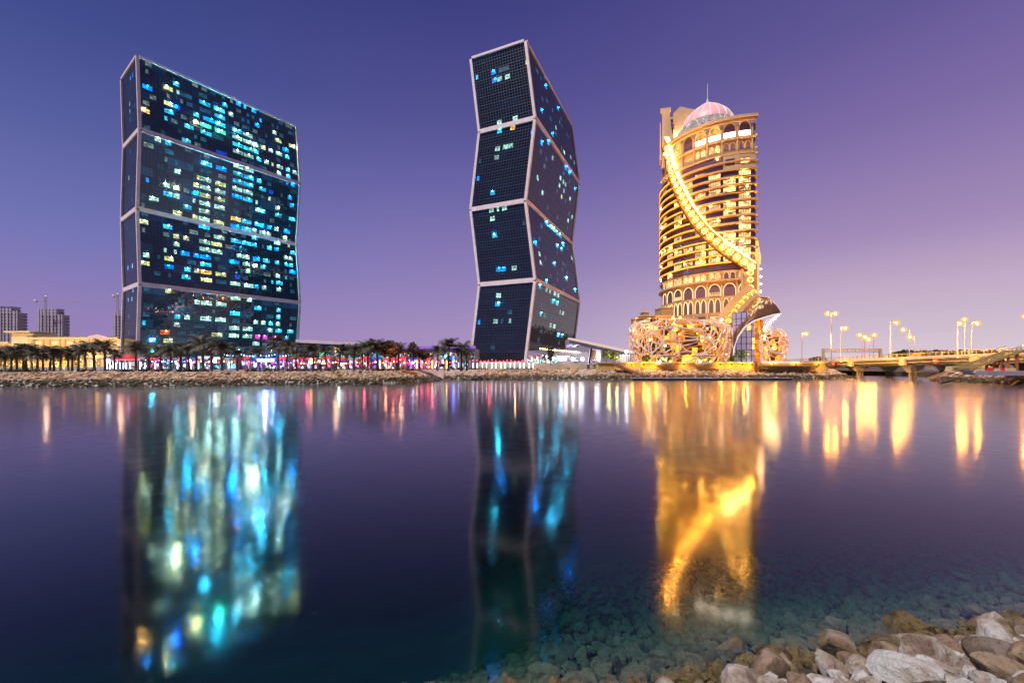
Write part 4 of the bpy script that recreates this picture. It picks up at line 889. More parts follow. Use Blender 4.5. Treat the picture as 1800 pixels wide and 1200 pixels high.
# lit bushes and trees on the terrace
def leafy(name, px, py0, py1, D, wpx, label, cat='tree', m='leaf_green', trunk='palm_trunk', n=420, sz=.35, group=None, light=None):
    z1, z0 = Z(py0, D), Z(py1, D); r = wpx/2/FPX*D; c = Vector((X(px,D), D, 0)); T = thing(name, label, cat, (c.x, D, z0), group)
    rr = random.Random(int(px*7)); mb = MB(); h = z1-z0
    for k in range(n):
        while True:
            p = Vector((rr.uniform(-1,1), rr.uniform(-1,1), rr.uniform(-1,1)))
            if p.length < 1 and noise.noise(p*2.1+Vector((px,0,0))) > -.12: break
        q = c+Vector((p.x*r, p.y*r*.8, z0+h*.58+p.z*h*.42)); a = Vector((rr.uniform(-1,1), rr.uniform(-1,1), rr.uniform(-.6,.8))).normalized(); b = a.cross(Vector((rr.uniform(-1,1), rr.uniform(-1,1), rr.uniform(-1,1)))).normalized()
        s = sz*rr.uniform(.6,1.3); mb.add([q-a*s, q+b*s*.45, q+a*s, q-b*s*.45], [(0,1,2,3)])
    put(mb, 'crown', m, T)
    mb = MB(); mb.tube([(c.x, D, z0-.3), (c.x+.1, D, z0+h*.3), (c.x-.1, D, z0+h*.6)], [r*.12, r*.09, r*.05], 6)
    for k in range(6): a = k*1.05; mb.tube([(c.x+.05, D, z0+h*.3), (c.x+math.cos(a)*r*.5, D+math.sin(a)*r*.4, z0+h*.7)], [r*.06, r*.02], 4)
    put(mb, 'trunk', trunk, T)
    if light: point('up_light', (c.x, D-r-.6, z0+.5), light[0], light[1], .15, T); point('up_light', (c.x+r*.5, D-r*.7, z0+h*.5), light[0], light[1]*.6, .15, T)
    return T
leafy('tree', 1303, 613, 637, 138, 26, 'bright green lit leafy tree at the glass entrance of the round tower', light=((1,.95,.55), 260))
leafy('tree', 1289, 625, 638, 134, 14, 'low bright green bush at the foot of the entrance glass', 'bush', light=((1,.95,.6), 120))
leafy('bush', 1136, 624, 637, 133, 16, 'green lit spiky bush at the left end of the pavilion', 'bush', light=((.9,1,.4), 120))
leafy('tree', 1066, 612, 637, 132, 18, 'yellow-green lit tree left of the white doorway house', light=((1,.9,.35), 240))
leafy('tree', 1080, 618, 637, 133, 16, 'yellow-green lit tree nearer the woven pavilion', light=((1,.9,.35), 200))
leafy('tree', 968, 608, 640, 112, 13, 'slim sparse tree in front of the knife-edge tower base', m='leaf_dark', n=200)
leafy('tree', 685, 598, 634, 108, 38, 'big round brown bare-looking tree standing among the date palms', m='tree_brown', n=1500, sz=.42, light=((1,.35,.15), 160))
leafy('tree', 726, 601, 636, 112, 22, 'feathery brown tree just right of the big round tree', m='tree_brown', n=420, sz=.42)
leafy('tree', 745, 613, 636, 114, 22, 'lower brown tree between the feathery tree and the next palms', m='tree_brown', n=380, sz=.4)
# ------------------------------------------------------------ road bridge
BR = thing('road_bridge', 'concrete road bridge on hammerhead piers with yellow lit railing', 'bridge', (124, 150, 0))
def road(y):   # deck top height and x of the near edge along the bridge
    return (X(1450,172)+(y-172)*.03 if y > 172 else X(1450,172)+(172-y)*-.05), 4.5+1.4+ (172-y)*.021
PY = [96, 113.5, 135.5, 157.5, 174]
def ry(y): return road(y)
W_ = 17
ysr = [60, 75, 90, 96, 105, 113.5, 124, 135.5, 146, 157.5, 166, 174, 182, 200]
for a, b in zip(ysr, ysr[1:]):
    (xa, za), (xb, zb_) = ry(a), ry(b)
    mb = MB()
    prof = lambda x, z: [(x, z), (x+W_, z), (x+W_, z-1.0), (x+W_-1.5, z-2.6), (x+1.5, z-2.6), (x+.5, z-1.25), (x, z-1.1)]
    A = [Vector((p, a+.02, q)) for p, q in prof(xa, za)]; B = [Vector((p, b-.02, q)) for p, q in prof(xb, zb_)]; n = len(A)
    mb.add(A+B, [tuple(range(n)), tuple(reversed(range(n, 2*n)))]+[(i, n+i, n+(i+1) % n, (i+1) % n) for i in range(n)]); put(mb, 'deck_segment', 'concrete', BR)
    mb = MB(); mb.bar((xa-.15, a, za-.35), (xb-.15, b, zb_-.35), .35, .8); put(mb, 'fascia', 'concrete_pale', BR)
    mb = MB(); mb.bar((xa+.6, a, za-1.75), (xb+.6, b, zb_-1.75), .5, .35); put(mb, 'girder_ledge', 'concrete_pale', BR)
    for hh, ww in ((1.05, .16), (.6, .1)):
        mb = MB(); mb.bar((xa+.1, a, za+hh), (xb+.1, b, zb_+hh), ww); put(mb, 'rail', 'mustard_steel', BR)
y = 62
while y < 199:
    x, z = ry(y); mb = MB(); mb.box((x+.1, y, z+.55), (.2, .35 if int(y/1.9) % 4 == 0 else .12, 1.1 if int(y/1.9) % 4 else 1.45)); put(mb, 'rail_post', 'mustard_steel' if int(y/1.9) % 4 else 'tan_stone_pale', BR); y += 1.9
for y in PY:
    x, z = ry(y)
    for dx in (1.2, 12.0):
        mb = MB(); zt2 = z-2.6
        mb.add([(x+dx-1.0, y-1.2, zt2), (x+dx+4.6, y-1.2, zt2), (x+dx+4.6, y+1.2, zt2), (x+dx-1.0, y+1.2, zt2), (x+dx+.6, y-.9, 1.8), (x+dx+3.0, y-.9, 1.8), (x+dx+3.0, y+.9, 1.8), (x+dx+.6, y+.9, 1.8)], [(0,1,2,3), (7,6,5,4), (0,4,5,1), (1,5,6,2), (2,6,7,3), (3,7,4,0)])
        put(mb, 'pier_head', 'concrete_pale', BR)
        for ddx in (.9, 1.8, 2.7): mb = MB(); mb.tube([(x+dx+ddx, y, -4.3), (x+dx+ddx, y, 1.9)], .32, 8); put(mb, 'pile', 'concrete', BR)
    mb = MB(); mb.box((x-.25, y, z-1.3), (.7, 2.0, 2.6)); put(mb, 'joint_block', 'tan_stone_pale', BR)
for y in (166, 124): x, z = ry(y); mb = MB(); t_ = MB().tube([(x-.75, y, z-1.5), (x-.55, y, z-1.5)], .75, 16); put(t_, 'round_sign', 'sign_red', BR); mb.box((x-.8, y, z-1.5), (.06, 1.0, .25)); put(mb, 'sign_bar', 'white_paint', BR)
# second carriageway and abutment land behind
FB = MB(); FB.slab([(128,205), (150,150), (400,120), (2600,100), (2600,2600), (128,2600)], -4.5, 1.6); f_ = put(FB, 'far_bank', 'wet_earth'); f_['kind'] = 'structure'
AB = MB(); AB.slab([(114,196), (145,196), (145,400), (60,400), (60,214), (100,214)], -2, 5.7); f_ = put(AB, 'approach_embankment', 'concrete'); f_['kind'] = 'structure'
# gantry over the road
GA = thing('sign_gantry', 'pale lattice gantry spanning the road before the bridge', 'gantry', (150, 205, 5.8))
D = 202; x0, x1 = X(1449,D), X(1549,D); za, zb_ = Z(613,D), Z(618.5,D)
for z in (za, zb_):
    for dy in (0, 1.2): mb = MB(); mb.bar((x0, D+dy, z), (x1, D+dy, z), .35); put(mb, 'chord', 'tan_stone_pale', GA)
nb = 14
for i in range(nb):
    xa, xb = x0+(x1-x0)*i/nb, x0+(x1-x0)*(i+1)/nb; mb = MB(); mb.bar((xa, D, za if i % 2 else zb_), (xb, D, zb_ if i % 2 else za), .22); put(mb, 'lattice_bar', 'painted_steel', GA); 
    mb = MB(); mb.bar((xa, D+.6, za), (xa, D+.6, zb_), .2); put(mb, 'lattice_bar', 'painted_steel', GA)
for x in (x0, x1):
    for dy in (0, 1.2): mb = MB(); mb.bar((x, D+dy, 5), (x, D+dy, za), .5); put(mb, 'leg', 'painted_steel', GA)
# street lamps: (post px, base py, head px, head py, depth, double head, label)
fg = bpy.data.materials.new('halo_globe'); fg.use_nodes = True; M['halo_globe'] = fg; n_, l_ = fg.node_tree.nodes, fg.node_tree.links; n_.remove(n_['Principled BSDF'])  # see-through glowing ball added for the golden halo round each bulb
t_ = n_.new('ShaderNodeBsdfTransparent'); t_.inputs[0].default_value = (.92,.82,.7,1); e_ = n_.new('ShaderNodeEmission'); e_.inputs[0].default_value = (1,.50,.14,1); e_.inputs[1].default_value = 1.5
lw_ = n_.new('ShaderNodeLayerWeight'); lw_.inputs[0].default_value = .5; ml_ = n_.new('ShaderNodeMath'); ml_.operation = 'MULTIPLY_ADD'; ml_.inputs[1].default_value = -.75; ml_.inputs[2].default_value = .8; l_.new(lw_.outputs['Facing'], ml_.inputs[0])
m_ = n_.new('ShaderNodeMixShader'); l_.new(ml_.outputs[0], m_.inputs[0]); l_.new(t_.outputs[0], m_.inputs[1]); l_.new(e_.outputs[0], m_.inputs[2]); l_.new(m_.outputs[0], n_['Material Output'].inputs['Surface'])
LMP = [(1409.5,634,1417,586.5,150,0,'street lamp standing alone nearest the small woven pavilion'),
 (1461.5,631,1461.5,551,142,1,'tallest street lamp, two-headed, over the left end of the bridge'),
 (1478,632,1486,577,153,0,'street lamp just right of the tallest two-headed lamp'),
 (1515,630,1511,588.5,190,0,'street lamp left of the pair behind the gantry'),
 (1520,630,1520.5,592,230,0,'faint small street lamp seen through the gantry'),
 (1528.5,628,1527,596.5,240,0,'smallest street lamp behind the middle of the gantry'),
 (1535.5,629,1537,588.5,200,0,'street lamp near the right leg of the gantry'),
 (1565.5,628,1576,567.5,133,0,'tall street lamp on the near parapet right of the gantry'),
 (1598.5,626,1588,579.5,152,0,'street lamp leaning its arm left, beside the round road sign'),
 (1607.5,626,1599,592,176,0,'small street lamp behind the near parapet beyond the round sign'),
 (1683,622,1688,568.5,112.7,0,'leftmost of the three close street lamps over the right half of the bridge'),
 (1696,622,1695.5,561.5,128,0,'highest of the three close street lamps, behind the other two'),
 (1708.5,622,1718,568.5,124,0,'rightmost of the three close street lamps above the bridge stair'),
 (1812,618,1802,556,100,0,'street lamp cut off by the right edge of the view')]
for px, pb, hx, hy, D, dbl, lab in LMP:
    T = thing('street_lamp', lab, 'street lamp', at(px,pb,D), 'sodium street lamps along the road bridge'); b = at(px,pb,D); h = at(hx,hy,D); 
    top = Vector((b.x, D, h.z+.25)); mb = MB(); mb.tube([b-Vector((0,0,1)), b.lerp(top,.5), top], [.17,.13,.09], 6); put(mb, 'pole', 'painted_steel', T)
    hs = [h] if not dbl else [h-Vector((1.3,0,0)), h+Vector((1.3,0,0))]
    for q in hs:
        mb = MB(); mb.tube([top, top.lerp(q, .6)+Vector((0,0,.25)), q+Vector((0,0,.2))], .07, 5); put(mb, 'arm', 'painted_steel', T)
        mb = MB(); mb.sphere(q, .24*D/140, 10); put(mb, 'bulb', 'hot_lamp', T, smooth=True)
        mb = MB(); mb.sphere(q, 1.05*D/140, 14, sq=.9); put(mb, 'halo_globe', 'halo_globe', T, smooth=True)
# stair tower at the right end of the bridge
SR = thing('bridge_stair', 'long yellow steel stair ramp climbing to the bridge on rust coloured legs', 'stair', (X(1740,92), 92, 2.4))
a, b = at(1690,648,92), at(1783,616.5,92)
for o in (-1.6, 1.6):
    mb = MB(); mb.bar(a+Vector((0,o,0)), b+Vector((0,o,0)), .2, .55); put(mb, 'stringer', 'mustard_steel', SR)
    for hh in (1.15, .6): mb = MB(); mb.bar(a+Vector((0,o,hh)), b+Vector((0,o,hh)), .09); put(mb, 'handrail', 'mustard_steel', SR)
for i in range(38):
    p = a.lerp(b, (i+.5)/38); mb = MB(); mb.box(p+Vector((0,0,.1)), (.3, 3.1, .06)); put(mb, 'tread', 'mustard_steel', SR)
    if i % 3 == 0: mb = MB(); mb.bar(p+Vector((0,-1.6,0)), p+Vector((0,-1.6,1.15)), .07); put(mb, 'baluster', 'mustard_steel', SR)
mb = MB(); mb.box(b+Vector((2.2,0,-.1)), (4.6, 3.4, .4)); put(mb, 'landing', 'mustard_steel', SR)
for px in (1746, 1760, 1775):
    for o in (-1.3, 1.3): 
        t = (px-1690)/93; q = a.lerp(b, min(1, t)); mb = MB(); mb.bar((X(px,92), 92+o, 2.0), (X(px,92), 92+o, q.z), .34); put(mb, 'leg', 'rust_steel', SR)
mb = MB(); mb.bar(at(1762,638,90.7), at(1774,645,90.7), .12); put(mb, 'cross_brace', 'painted_steel', SR)
# low plinth, barriers and rubble spit under the stair
SP_ = MB(); o_ = [(X(1640,110),110), (X(1670,106),104), (X(1720,100),97), (X(1800,88),86), (130,74), (175,70), (175,140), (132,136)]
def spit(h, inset): 
    c = Vector((130, 105)); return [(c.x+(p[0]-c.x)*inset, c.y+(p[1]-c.y)*inset, h) for p in o_]
q0, q1, q2 = spit(-3.5, 1.1), spit(0.3, 1.0), spit(2.3, .82); n = len(o_)
SP_.add(q0+q1+q2, [(i, (i+1) % n, n+(i+1) % n, n+i) for i in range(n)]+[(n+i, n+(i+1) % n, 2*n+(i+1) % n, 2*n+i) for i in range(n)]+[tuple(range(2*n, 3*n))])
s_ = put(SP_, 'rubble_spit', 'wet_earth'); s_['kind'] = 'structure'
R = MB(); line = [(p[0], p[1]) for p in o_[:6]]
k = 90000
for (ax, ay), (bx, by) in zip(line, line[1:]):
    L = math.hypot(bx-ax, by-ay); t = Vector((bx-ax, by-ay))/L; nn = Vector((-t.y, t.x)); u = 0
    while u < L:
        for d in [x*.6-1.0 for x in range(10)]:
            k += 1; w_ = nn*d; blob(R, (ax+t.x*u+w_.x+random.uniform(-.3,.3), ay+t.y*u+w_.y+random.uniform(-.3,.3), max(-.3, .15+2.2*d/4.6)+random.uniform(-.1,.2)), random.uniform(.25,.75), k)
        u += .75
rk = put(R, 'spit_stones', 'riprap'); rk['kind'] = 'stuff'; rk['label'] = 'brown rubble stones around the spit below the bridge stair'
mb = MB(); mb.box((X(1766,90), 90.5, Z(655.5,90)), (11.5, 5, .9)); tag(put(mb, 'concrete_plinth', 'slab_grey'), 'long grey concrete plinth under the legs of the bridge stair', 'plinth')
for i, px in enumerate((1712, 1722, 1736, 1749, 1757, 1767, 1776)):
    mb = MB(); mb.box((X(px,91), 90.6, Z(651,91)), (1.3, .6, 1.0), taper=.6); tag(put(mb, 'road_barrier', 'sign_red' if i in (2, 4) else 'tan_stone_pale'), ('orange' if i in (2, 4) else 'cream')+' concrete road barrier, '+ordinal(i)+' from the foot of the bridge stair', 'barrier', 'barriers on the plinth by the bridge stair')
for px, w_ in ((1718, 5.5), (1668, 4.0)):
    mb = MB(); mb.box((X(px,96), 95, Z(651 if px > 1700 else 648,96)), (w_*.6, 1.6, 1.2), taper=.85); tag(put(mb, 'rubble_block', 'tan_stone_pale'), 'pale concrete block at the foot of the stair' if px > 1700 else 'pale concrete block nearer the middle of the bridge', 'block')
for px, py, D, m_, lab in ((1655,648,190,'cyan_shop','small boxy hut with cyan lit front seen under the bridge'), (1640,646,200,'gold_shop','small boxy hut with yellow lit front seen under the bridge'), (1783,645,200,'cyan_shop','low cyan lit kiosk under the right end of the bridge')):
    T = thing('hut', lab, 'hut', at(px, 652, D)); mb = MB(); c = at(px, py, D); mb.box(c, (5, 3, 3)); put(mb, 'wall', 'slab_grey', T); mb = MB(); mb.box(c+Vector((0,-1.6,-.3)), (4.2, .1, 1.6)); put(mb, 'window', m_, T); mb = MB(); mb.box(c+Vector((0,0,1.65)), (5.6, 3.6, .25)); put(mb, 'roof', 'concrete_pale', T)
for a_, b_, e in (((104,150,14), (127,150,4), 22000), ((104,148,14), (127,125,4), 30000), ((104,152,14), (126,172,4), 22000), ((112,98,11), (126,122,4), 22000), ((108,90,9), (124,95,3), 16000), ((98,128,9), (100,122,1), 9000)): flood('bridge_fill_light', a_, b_, (1,.48,.09), e*2.2*FLOOD, 64, .2)  # unseen spots added to brighten the bridge and its piers
# far tree line on the right
for nm, px0, px1, py, D, lab in (('tree_belt',1562,1770,616,420,'dark belt of trees on the skyline behind the bridge'), ('tree_belt',1422,1452,625,430,'dark clump of trees on the skyline left of the bridge')):
    mb = MB(); r_ = random.Random(px0)
    for k in range(int((px1-px0)*16)):
        px = r_.uniform(px0, px1); e = min(1, (px-px0)/25, (px1-px)/25); top = py+6-8*e*(.75+.4*noise.noise(Vector((px*.05, 1, 0)))+.2*noise.noise(Vector((px*.3, 5, 0)))); q = at(px, r_.uniform(top, 634), D+r_.uniform(-6,6)); a = Vector((r_.uniform(-1,1), r_.uniform(-.4,.4), r_.uniform(-1,1))).normalized()*r_.uniform(.7,1.5); b = a.cross(Vector((0,1,0)))*.7
        mb.add([q-a, q+b, q+a, q-b], [(0,1,2,3)])
    o = put(mb, nm, 'leaf_dark'); o['kind'] = 'stuff'; o['label'] = lab
EX = thing('excavator', 'small yellow excavator with bent arm parked behind the bridge railing', 'excavator', at(1612,630,190))
c = at(1610,627,190); mb = MB(); mb.box(c, (3.4,2.4,1.6), taper=.85); mb.box(c+Vector((.6,0,1.2)), (1.6,1.8,1.3), taper=.8); put(mb, 'cab', 'mustard_steel', EX)
mb = MB(); mb.tube([c+Vector((1.2,0,.8)), c+Vector((3.2,0,3.0)), c+Vector((5.0,0,2.4))], .3, 6); mb.tube([c+Vector((5,0,2.4)), c+Vector((5.6,0,.2))], .22, 6); put(mb, 'arm', 'mustard_steel', EX)
mb = MB(); mb.box(c+Vector((0,0,-1.2)), (4.0,2.6,.8)); put(mb, 'tracks', 'dark_steel', EX)
# orange float line and the two small buoys
mb = MB(); P = [at(706,651,100), at(722,655,102), at(738,662,106), at(752,666.5,112), at(765,667.8,118)]
for p in P: pass
FL = thing('float_line', 'orange float line running off the end of the stone bank into the water', 'float line', P[2])
for i in range(46):
    t = i/46*4; j = min(3, int(t)); q = P[j].lerp(P[j+1], t-j); q.z = max(.12, q.z); mb = MB(); mb.sphere(q, .26, 6); put(mb, 'float', 'orange_float', FL)
mb = MB(); mb.bar(at(1655,673,84)*1+Vector((0,0,0)), at(1675,668,97), .28); tag(put(mb, 'mooring_boom', 'dark_steel'), 'thin dark boom lying on the water right of the bridge piers', 'boom')
# ------------------------------------------------------------ date palms
def palm_mesh(seed):
    r = random.Random(seed); tr = MB(); H = 6.2; lean = r.uniform(-.35,.35)
    pts = [(lean*(t**2), 0, H*t) for t in (0,.1,.3,.5,.75,.95,1.03)]; tr.tube(pts, [.36,.27,.23,.21,.22,.30,.16], 8)
    for k in range(14):
        z = H*(.12+.06*k); x = lean*((z/H)**2); tr.lathe((x,0,z), [(.22,0), (.29,.07), (.22,.14)], 8)
    cr = MB(); top = Vector((lean,0,H))
    for k in range(46):
        az = 2*PI*k/46*2.4+r.uniform(-.2,.2); el = r.uniform(-.35, 1.25); L = r.uniform(2.3, 3.1); d = Vector((math.cos(az), math.sin(az), 0)); N = 8; prev = top; q = []
        for i in range(N+1):
            t = i/N; e = el-1.35*t*t; q.append(prev); prev = prev+(d*math.cos(e)+Vector((0,0,math.sin(e))))*L/N
        s = Vector((-d.y, d.x, 0))
        for i in range(1, N):
            w = .78*math.sin(PI*(i+.6)/(N+1))**.7; p, p2 = q[i], q[i+1]; m_ = (p+p2)/2; dn = Vector((0,0,-.30*w-.08)); fw = (p2-p)*1.1
            for sg in (-1, 1):
                cr.add([p, p+(p2-p)*.40, p+s*sg*w+dn+fw], [(0,1,2)]); cr.add([m_, m_+(p2-p)*.40, m_+s*sg*w*.95+dn+fw], [(0,1,2)])
        cr.add([q[0]-s*.05, q[0]+s*.05, q[N//2]+s*.03, q[N//2]-s*.03], [(0,1,2,3)])
    return tr.mesh('palm_trunk', ['palm_trunk']), cr.mesh('palm_crown', ['palm_leaf'])
PM = [palm_mesh(s) for s in (1,2,3,4,5,6)]
def palm(px, pyc, D, label, group, up=None):
    """pyc: where the crown's heart shows in the photo; the trunk stands on the ground at 2.8 m"""
    tr, cr = random.choice(PM); zc = Z(pyc, D); s = (zc-2.7)/6.2
    T = thing('date_palm', label, 'palm', (X(px,D), D, 2.7), group); T.rotation_euler.z = 0
    rz = random.uniform(0, 6.28); cs = min(1.35, max(.8, s))*random.uniform(1.05,1.35)
    for me, nm in ((tr,'trunk'), (cr,'crown')):
        o = bpy.data.objects.new(nm, me); COL.objects.link(o); o.parent = T; o.rotation_euler.z = rz
        if nm == 'trunk': o.scale = (cs, cs, s)
        else: o.scale = (cs, cs, cs); o.location.z = 6.2*(s-cs)
    if up: point('palm_light', (X(px,D)+.3, D-1.2, 3.2), up[0], up[1], .12, T)
GA_ = 'date palms in the dense row before the cream building'
rowA = [(-6,622,98), (8,620,102), (20,624,108), (30,621,100), (41,618,112), (46,616,104), (56,619,108), (66,623,99), (76,622,106), (88,624,113), (95,620,101), (106,624,106), (120,621,112), (127,623,104), (138,619,108), (150,615,102), (166,613,106), (185,611,104), (201,622,112)]
for i, (px, py, D) in enumerate(rowA):
    palm(px, py, D, f'date palm, {ordinal(i)} from the left in the dense row before the cream building', GA_, ((1,.72,.25), 60) if i in (1, 6, 11, 15) else None)
rowB = [(239,613,102), (262,619,112), (283,617,108), (300,618,104), (318,615,110), (332,613,106), (345,612,112), (357,606,104), (372,612,108), (390,612,104), (417,622,100), (455,620,118), (488,607,116), (504,612,108), (521,622,104), (551,617,106), (573,619,112), (597,618,100), (622,617,106), (637,615,112), (646,610,104), (664,611,108), (701,615,112)]
for i, (px, py, D) in enumerate(rowB):
    palm(px, py, D, f'date palm with dark brown crown, {ordinal(i)} from the broad tower towards the knife-edge tower', 'date palms on the promenade between the towers', ((.55,1,.6), 120) if px == 597 else (((.3,.35,1), 90) if px in (455,488,504) else None))
for i, (px, py, D) in enumerate(((769,618,108), (788,610,104), (811,612,106), (820,624,116))):
    palm(px, py, D, ['lower date palm right of the brown trees', 'tallest date palm left of the knife-edge tower', 'date palm by the blue light column', 'small date palm touching the knife-edge tower'][i], 'date palms before the knife-edge tower')
# ------------------------------------------------------------ cream building on the left
CB = thing('mall_building', 'long cream low building with pairs of lit windows behind the palm row', 'building', (X(120,150), 150, 2.8))
D = 222; KS = 222/150
def front(px0, px1, pyt, D, dp, name='wall', m='cream_render', parent=CB, zb=2.7):
    mb = MB(); x0, x1 = X(px0,D), X(px1,D); z1 = Z(pyt, D); mb.box(((x0+x1)/2, D+dp/2, (z1+zb)/2), (x1-x0, dp, z1-zb)); return put(mb, name, m, parent)
front(56, 213, 596, D, 12); front(20, 57, 585.5, D-1.6, 12); front(-60, 21, 603.5, D, 12)
for px0, px1, y in ((55,213,594.6), (18,59.5,583.4), (-60,22,602.4)): 
    mb = MB(); x0, x1 = X(px0,D), X(px1,D); mb.box(((x0+x1)/2, D+4, Z(y,D)), (x1-x0+.9, 13, .8)); put(mb, 'cornice', 'cream_render', CB)
mb = MB(); mb.box((X(100,D), D-.4, Z(611,D)), (X(213,D)-X(-10,D), 1.2, .5)); put(mb, 'string_course', 'cream_render', CB)
for i, px in enumerate((65, 70.5, 94, 99, 120.5, 125.5, 145, 151, 170, 176, 196, 208)):
    mb = MB(); mb.box((X(px,D), D-.06, Z(602.5 if i < 8 else 606,D)), (.75*KS, .14, .85*KS)); mb.box((X(px,D), D-.12, Z(604.9 if i < 8 else 608.4,D)), (.95*KS, .14, .15), mi=1); put(mb, 'window', ['cream_glow', 'cream_render'], CB)
for px in (61, 77, 88, 106, 115, 131, 141, 157, 166): mb = MB(); mb.box((X(px,D), D-.1, Z(603,D)), (.4, .3, 5)); put(mb, 'pilaster', 'tan_stone', CB)
for i in range(46): mb = MB(); mb.box((X(58+3.35*i,D), D-.1, Z(593.2,D)), (.5, .4, 1.0)); put(mb, 'crenel', 'cream_render', CB)
for i, (px0, px1, m_) in enumerate(((-20,3,'gold_shop'), (6,14,'gold_shop'), (17,30,'gold_shop'), (33,40,'gold_shop'), (44,62,'gold_shop'), (92,106,'gold_shop'), (112,122,'gold_shop'), (128,150,'gold_shop'), (155,175,'gold_shop'))):
    mb = MB(); mb.box((X((px0+px1)/2,D-2), D-2.2, Z(638.5,D)), (X(px1,D)-X(px0,D), .3, 5.0)); put(mb, 'lit_bay', m_, CB)
front(62, 92, 629, D-2, 3, 'porch', 'tan_stone')
for x in (-262,-246,-230,-214,-204): point('building_light', (x, 210, 9.0), (1,.66,.30), 1, .3, CB) if 0 else flood('building_light', (x, 205, 4.0), (x, 222, 12), (1,.62,.26), 16000, 120, .2, CB)
mb = MB(); T = thing('pink_roof_pavilion', 'small pink lit dome roofs just behind the cream building roofline', 'roof', at(175,596,190))
mb.lathe(at(171,594.5,190), [(3.6,0), (2.6,1), (.1,1.8)], 10); mb.lathe(at(179,595,190), [(2.6,0), (1.8,.8), (.1,1.3)], 10); put(mb, 'dome', glow('pink_dome', (1,.55,.45), .9), T)
T = thing('amber_street_lamp', 'amber globe lamp on a lit column before the cream building', 'street lamp', at(112,648,110)); mb = MB(); mb.tube([at(112,648,110), at(112,622,110)], .18, 6); put(mb, 'pole', 'gold_led', T); mb = MB(); mb.sphere(at(112.5,620.5,110), .32, 8); put(mb, 'globe', 'amber_tube', T)
T = thing('amber_street_lamp', 'amber globe lamp half hidden by palms near the broad tower', 'street lamp', at(171,648,112)); mb = MB(); mb.tube([at(171,648,112), at(171,628,112)], .09, 6); put(mb, 'pole', 'painted_steel', T); mb = MB(); mb.sphere(at(171,626.5,112), .36, 8); put(mb, 'globe', 'amber_tube', T)
# ------------------------------------------------------------ towers under construction, far away, and their cranes
def site_tower(label, px0, px1, pyt, D, side, notch):
    x0, x1 = X(px0,D), X(px1,D); w = x1-x0; h = Z(pyt,D)-2.8; T = thing('unfinished_tower', label, 'tower', ((x0+x1)/2, D, 2.8)); dp = w*.3
    nf = int(h/4.0); mb = MB(); mb.box(((x0+x1)/2, D+dp/2, 2.8+h*.45), (w*.82, dp*.8, h*.9)); put(mb, 'core', 'site_core', T)
    for f in range(nf+1):
        z = 2.8+h*f/nf; c = 0 if f < nf*notch else .22; mb = MB(); mb.box(((x0+x1)/2-(w*c/2 if side > 0 else -w*c/2), D+dp/2, z), (w*(1-c), dp, .9)); put(mb, 'floor_slab', 'site_concrete', T)
        for yy in range(1, 5): mb = MB(); mb.box((x1-.7 if c == 0 else x1-w*c-.7, D+dp*yy/5, z-2), (1.4, 2.2, 4)); put(mb, 'column', 'site_concrete', T) if f else None
    nc = max(3, int(w/4.2))
    for c in range(nc+1):
        if (c/nc > .8 if side > 0 else c/nc < .2): hh = h*notch
        else: hh = h
        mb = MB(); mb.box((x0+w*c/nc+(.6 if c == 0 else -.6 if c == nc else 0), D-.1, 2.8+hh/2), (1.5 if c % 2 else 2.6, 1.0, hh)); put(mb, 'column', 'site_concrete', T)
    return T
site_tower('unfinished concrete tower cut off by the left edge', -24, 31, 539, 560, 1, .93)
site_tower('unfinished concrete tower with a crane, right behind the cream building', 67, 110, 543, 560, 1, .9)
site_tower('slim unfinished tower partly hidden by the broad glass tower', 201, 222, 544, 560, -1, .95)
def crane(label, px, pyb, pyt, D, jl, cj):
    T = thing('tower_crane', label, 'crane', at(px,pyb,D)); zt2 = Z(pyt,D); zb2 = Z(pyb,D); x = X(px,D); w = 1.5
    mb = MB()
    for dx in (-w/2, w/2):
        for dy in (-w/2, w/2): mb.bar((x+dx, D+dy, zb2), (x+dx, D+dy, zt2), .35)
    n_ = max(3, int((zt2-zb2)/2.2))
    for i in range(n_): z = zb2+(zt2-zb2)*i/n_; z2 = zb2+(zt2-zb2)*(i+1)/n_; mb.bar((x-w/2, D-w/2, z), (x+w/2, D-w/2, z2), .22)
    put(mb, 'mast', 'painted_steel', T)
    zj = zt2-(zt2-zb2)*.12; mb = MB(); mb.bar((x, D, zj), (x+jl, D, zj-1.5), .8); mb.bar((x, D, zj+1.6), (x+jl*.9, D, zj-1), .3); put(mb, 'jib', 'painted_steel', T)
    mb = MB(); mb.bar((x, D, zj), (x-cj, D, zj+.5), .9); put(mb, 'counter_jib', 'painted_steel', T); mb = MB(); mb.box((x-cj*.9, D, zj-.4), (2.4, 2, 2.4)); put(mb, 'counterweight', 'concrete_pale', T)
    mb = MB(); mb.sphere((x-cj, D, zj+1.2), .9, 6); mb.sphere((x, D, zt2+.6), .8, 6); put(mb, 'work_lamp', 'white_rib', T)
crane('tower crane rising from the middle unfinished tower', 80, 590, 521, 548, 45, 14)
crane('tower crane rising above the slim unfinished tower', 206.5, 548, 517, 552, 9, 6)
crane('tower crane mostly outside the left edge, jib pointing in', -14, 560, 523, 556, 30, 14)
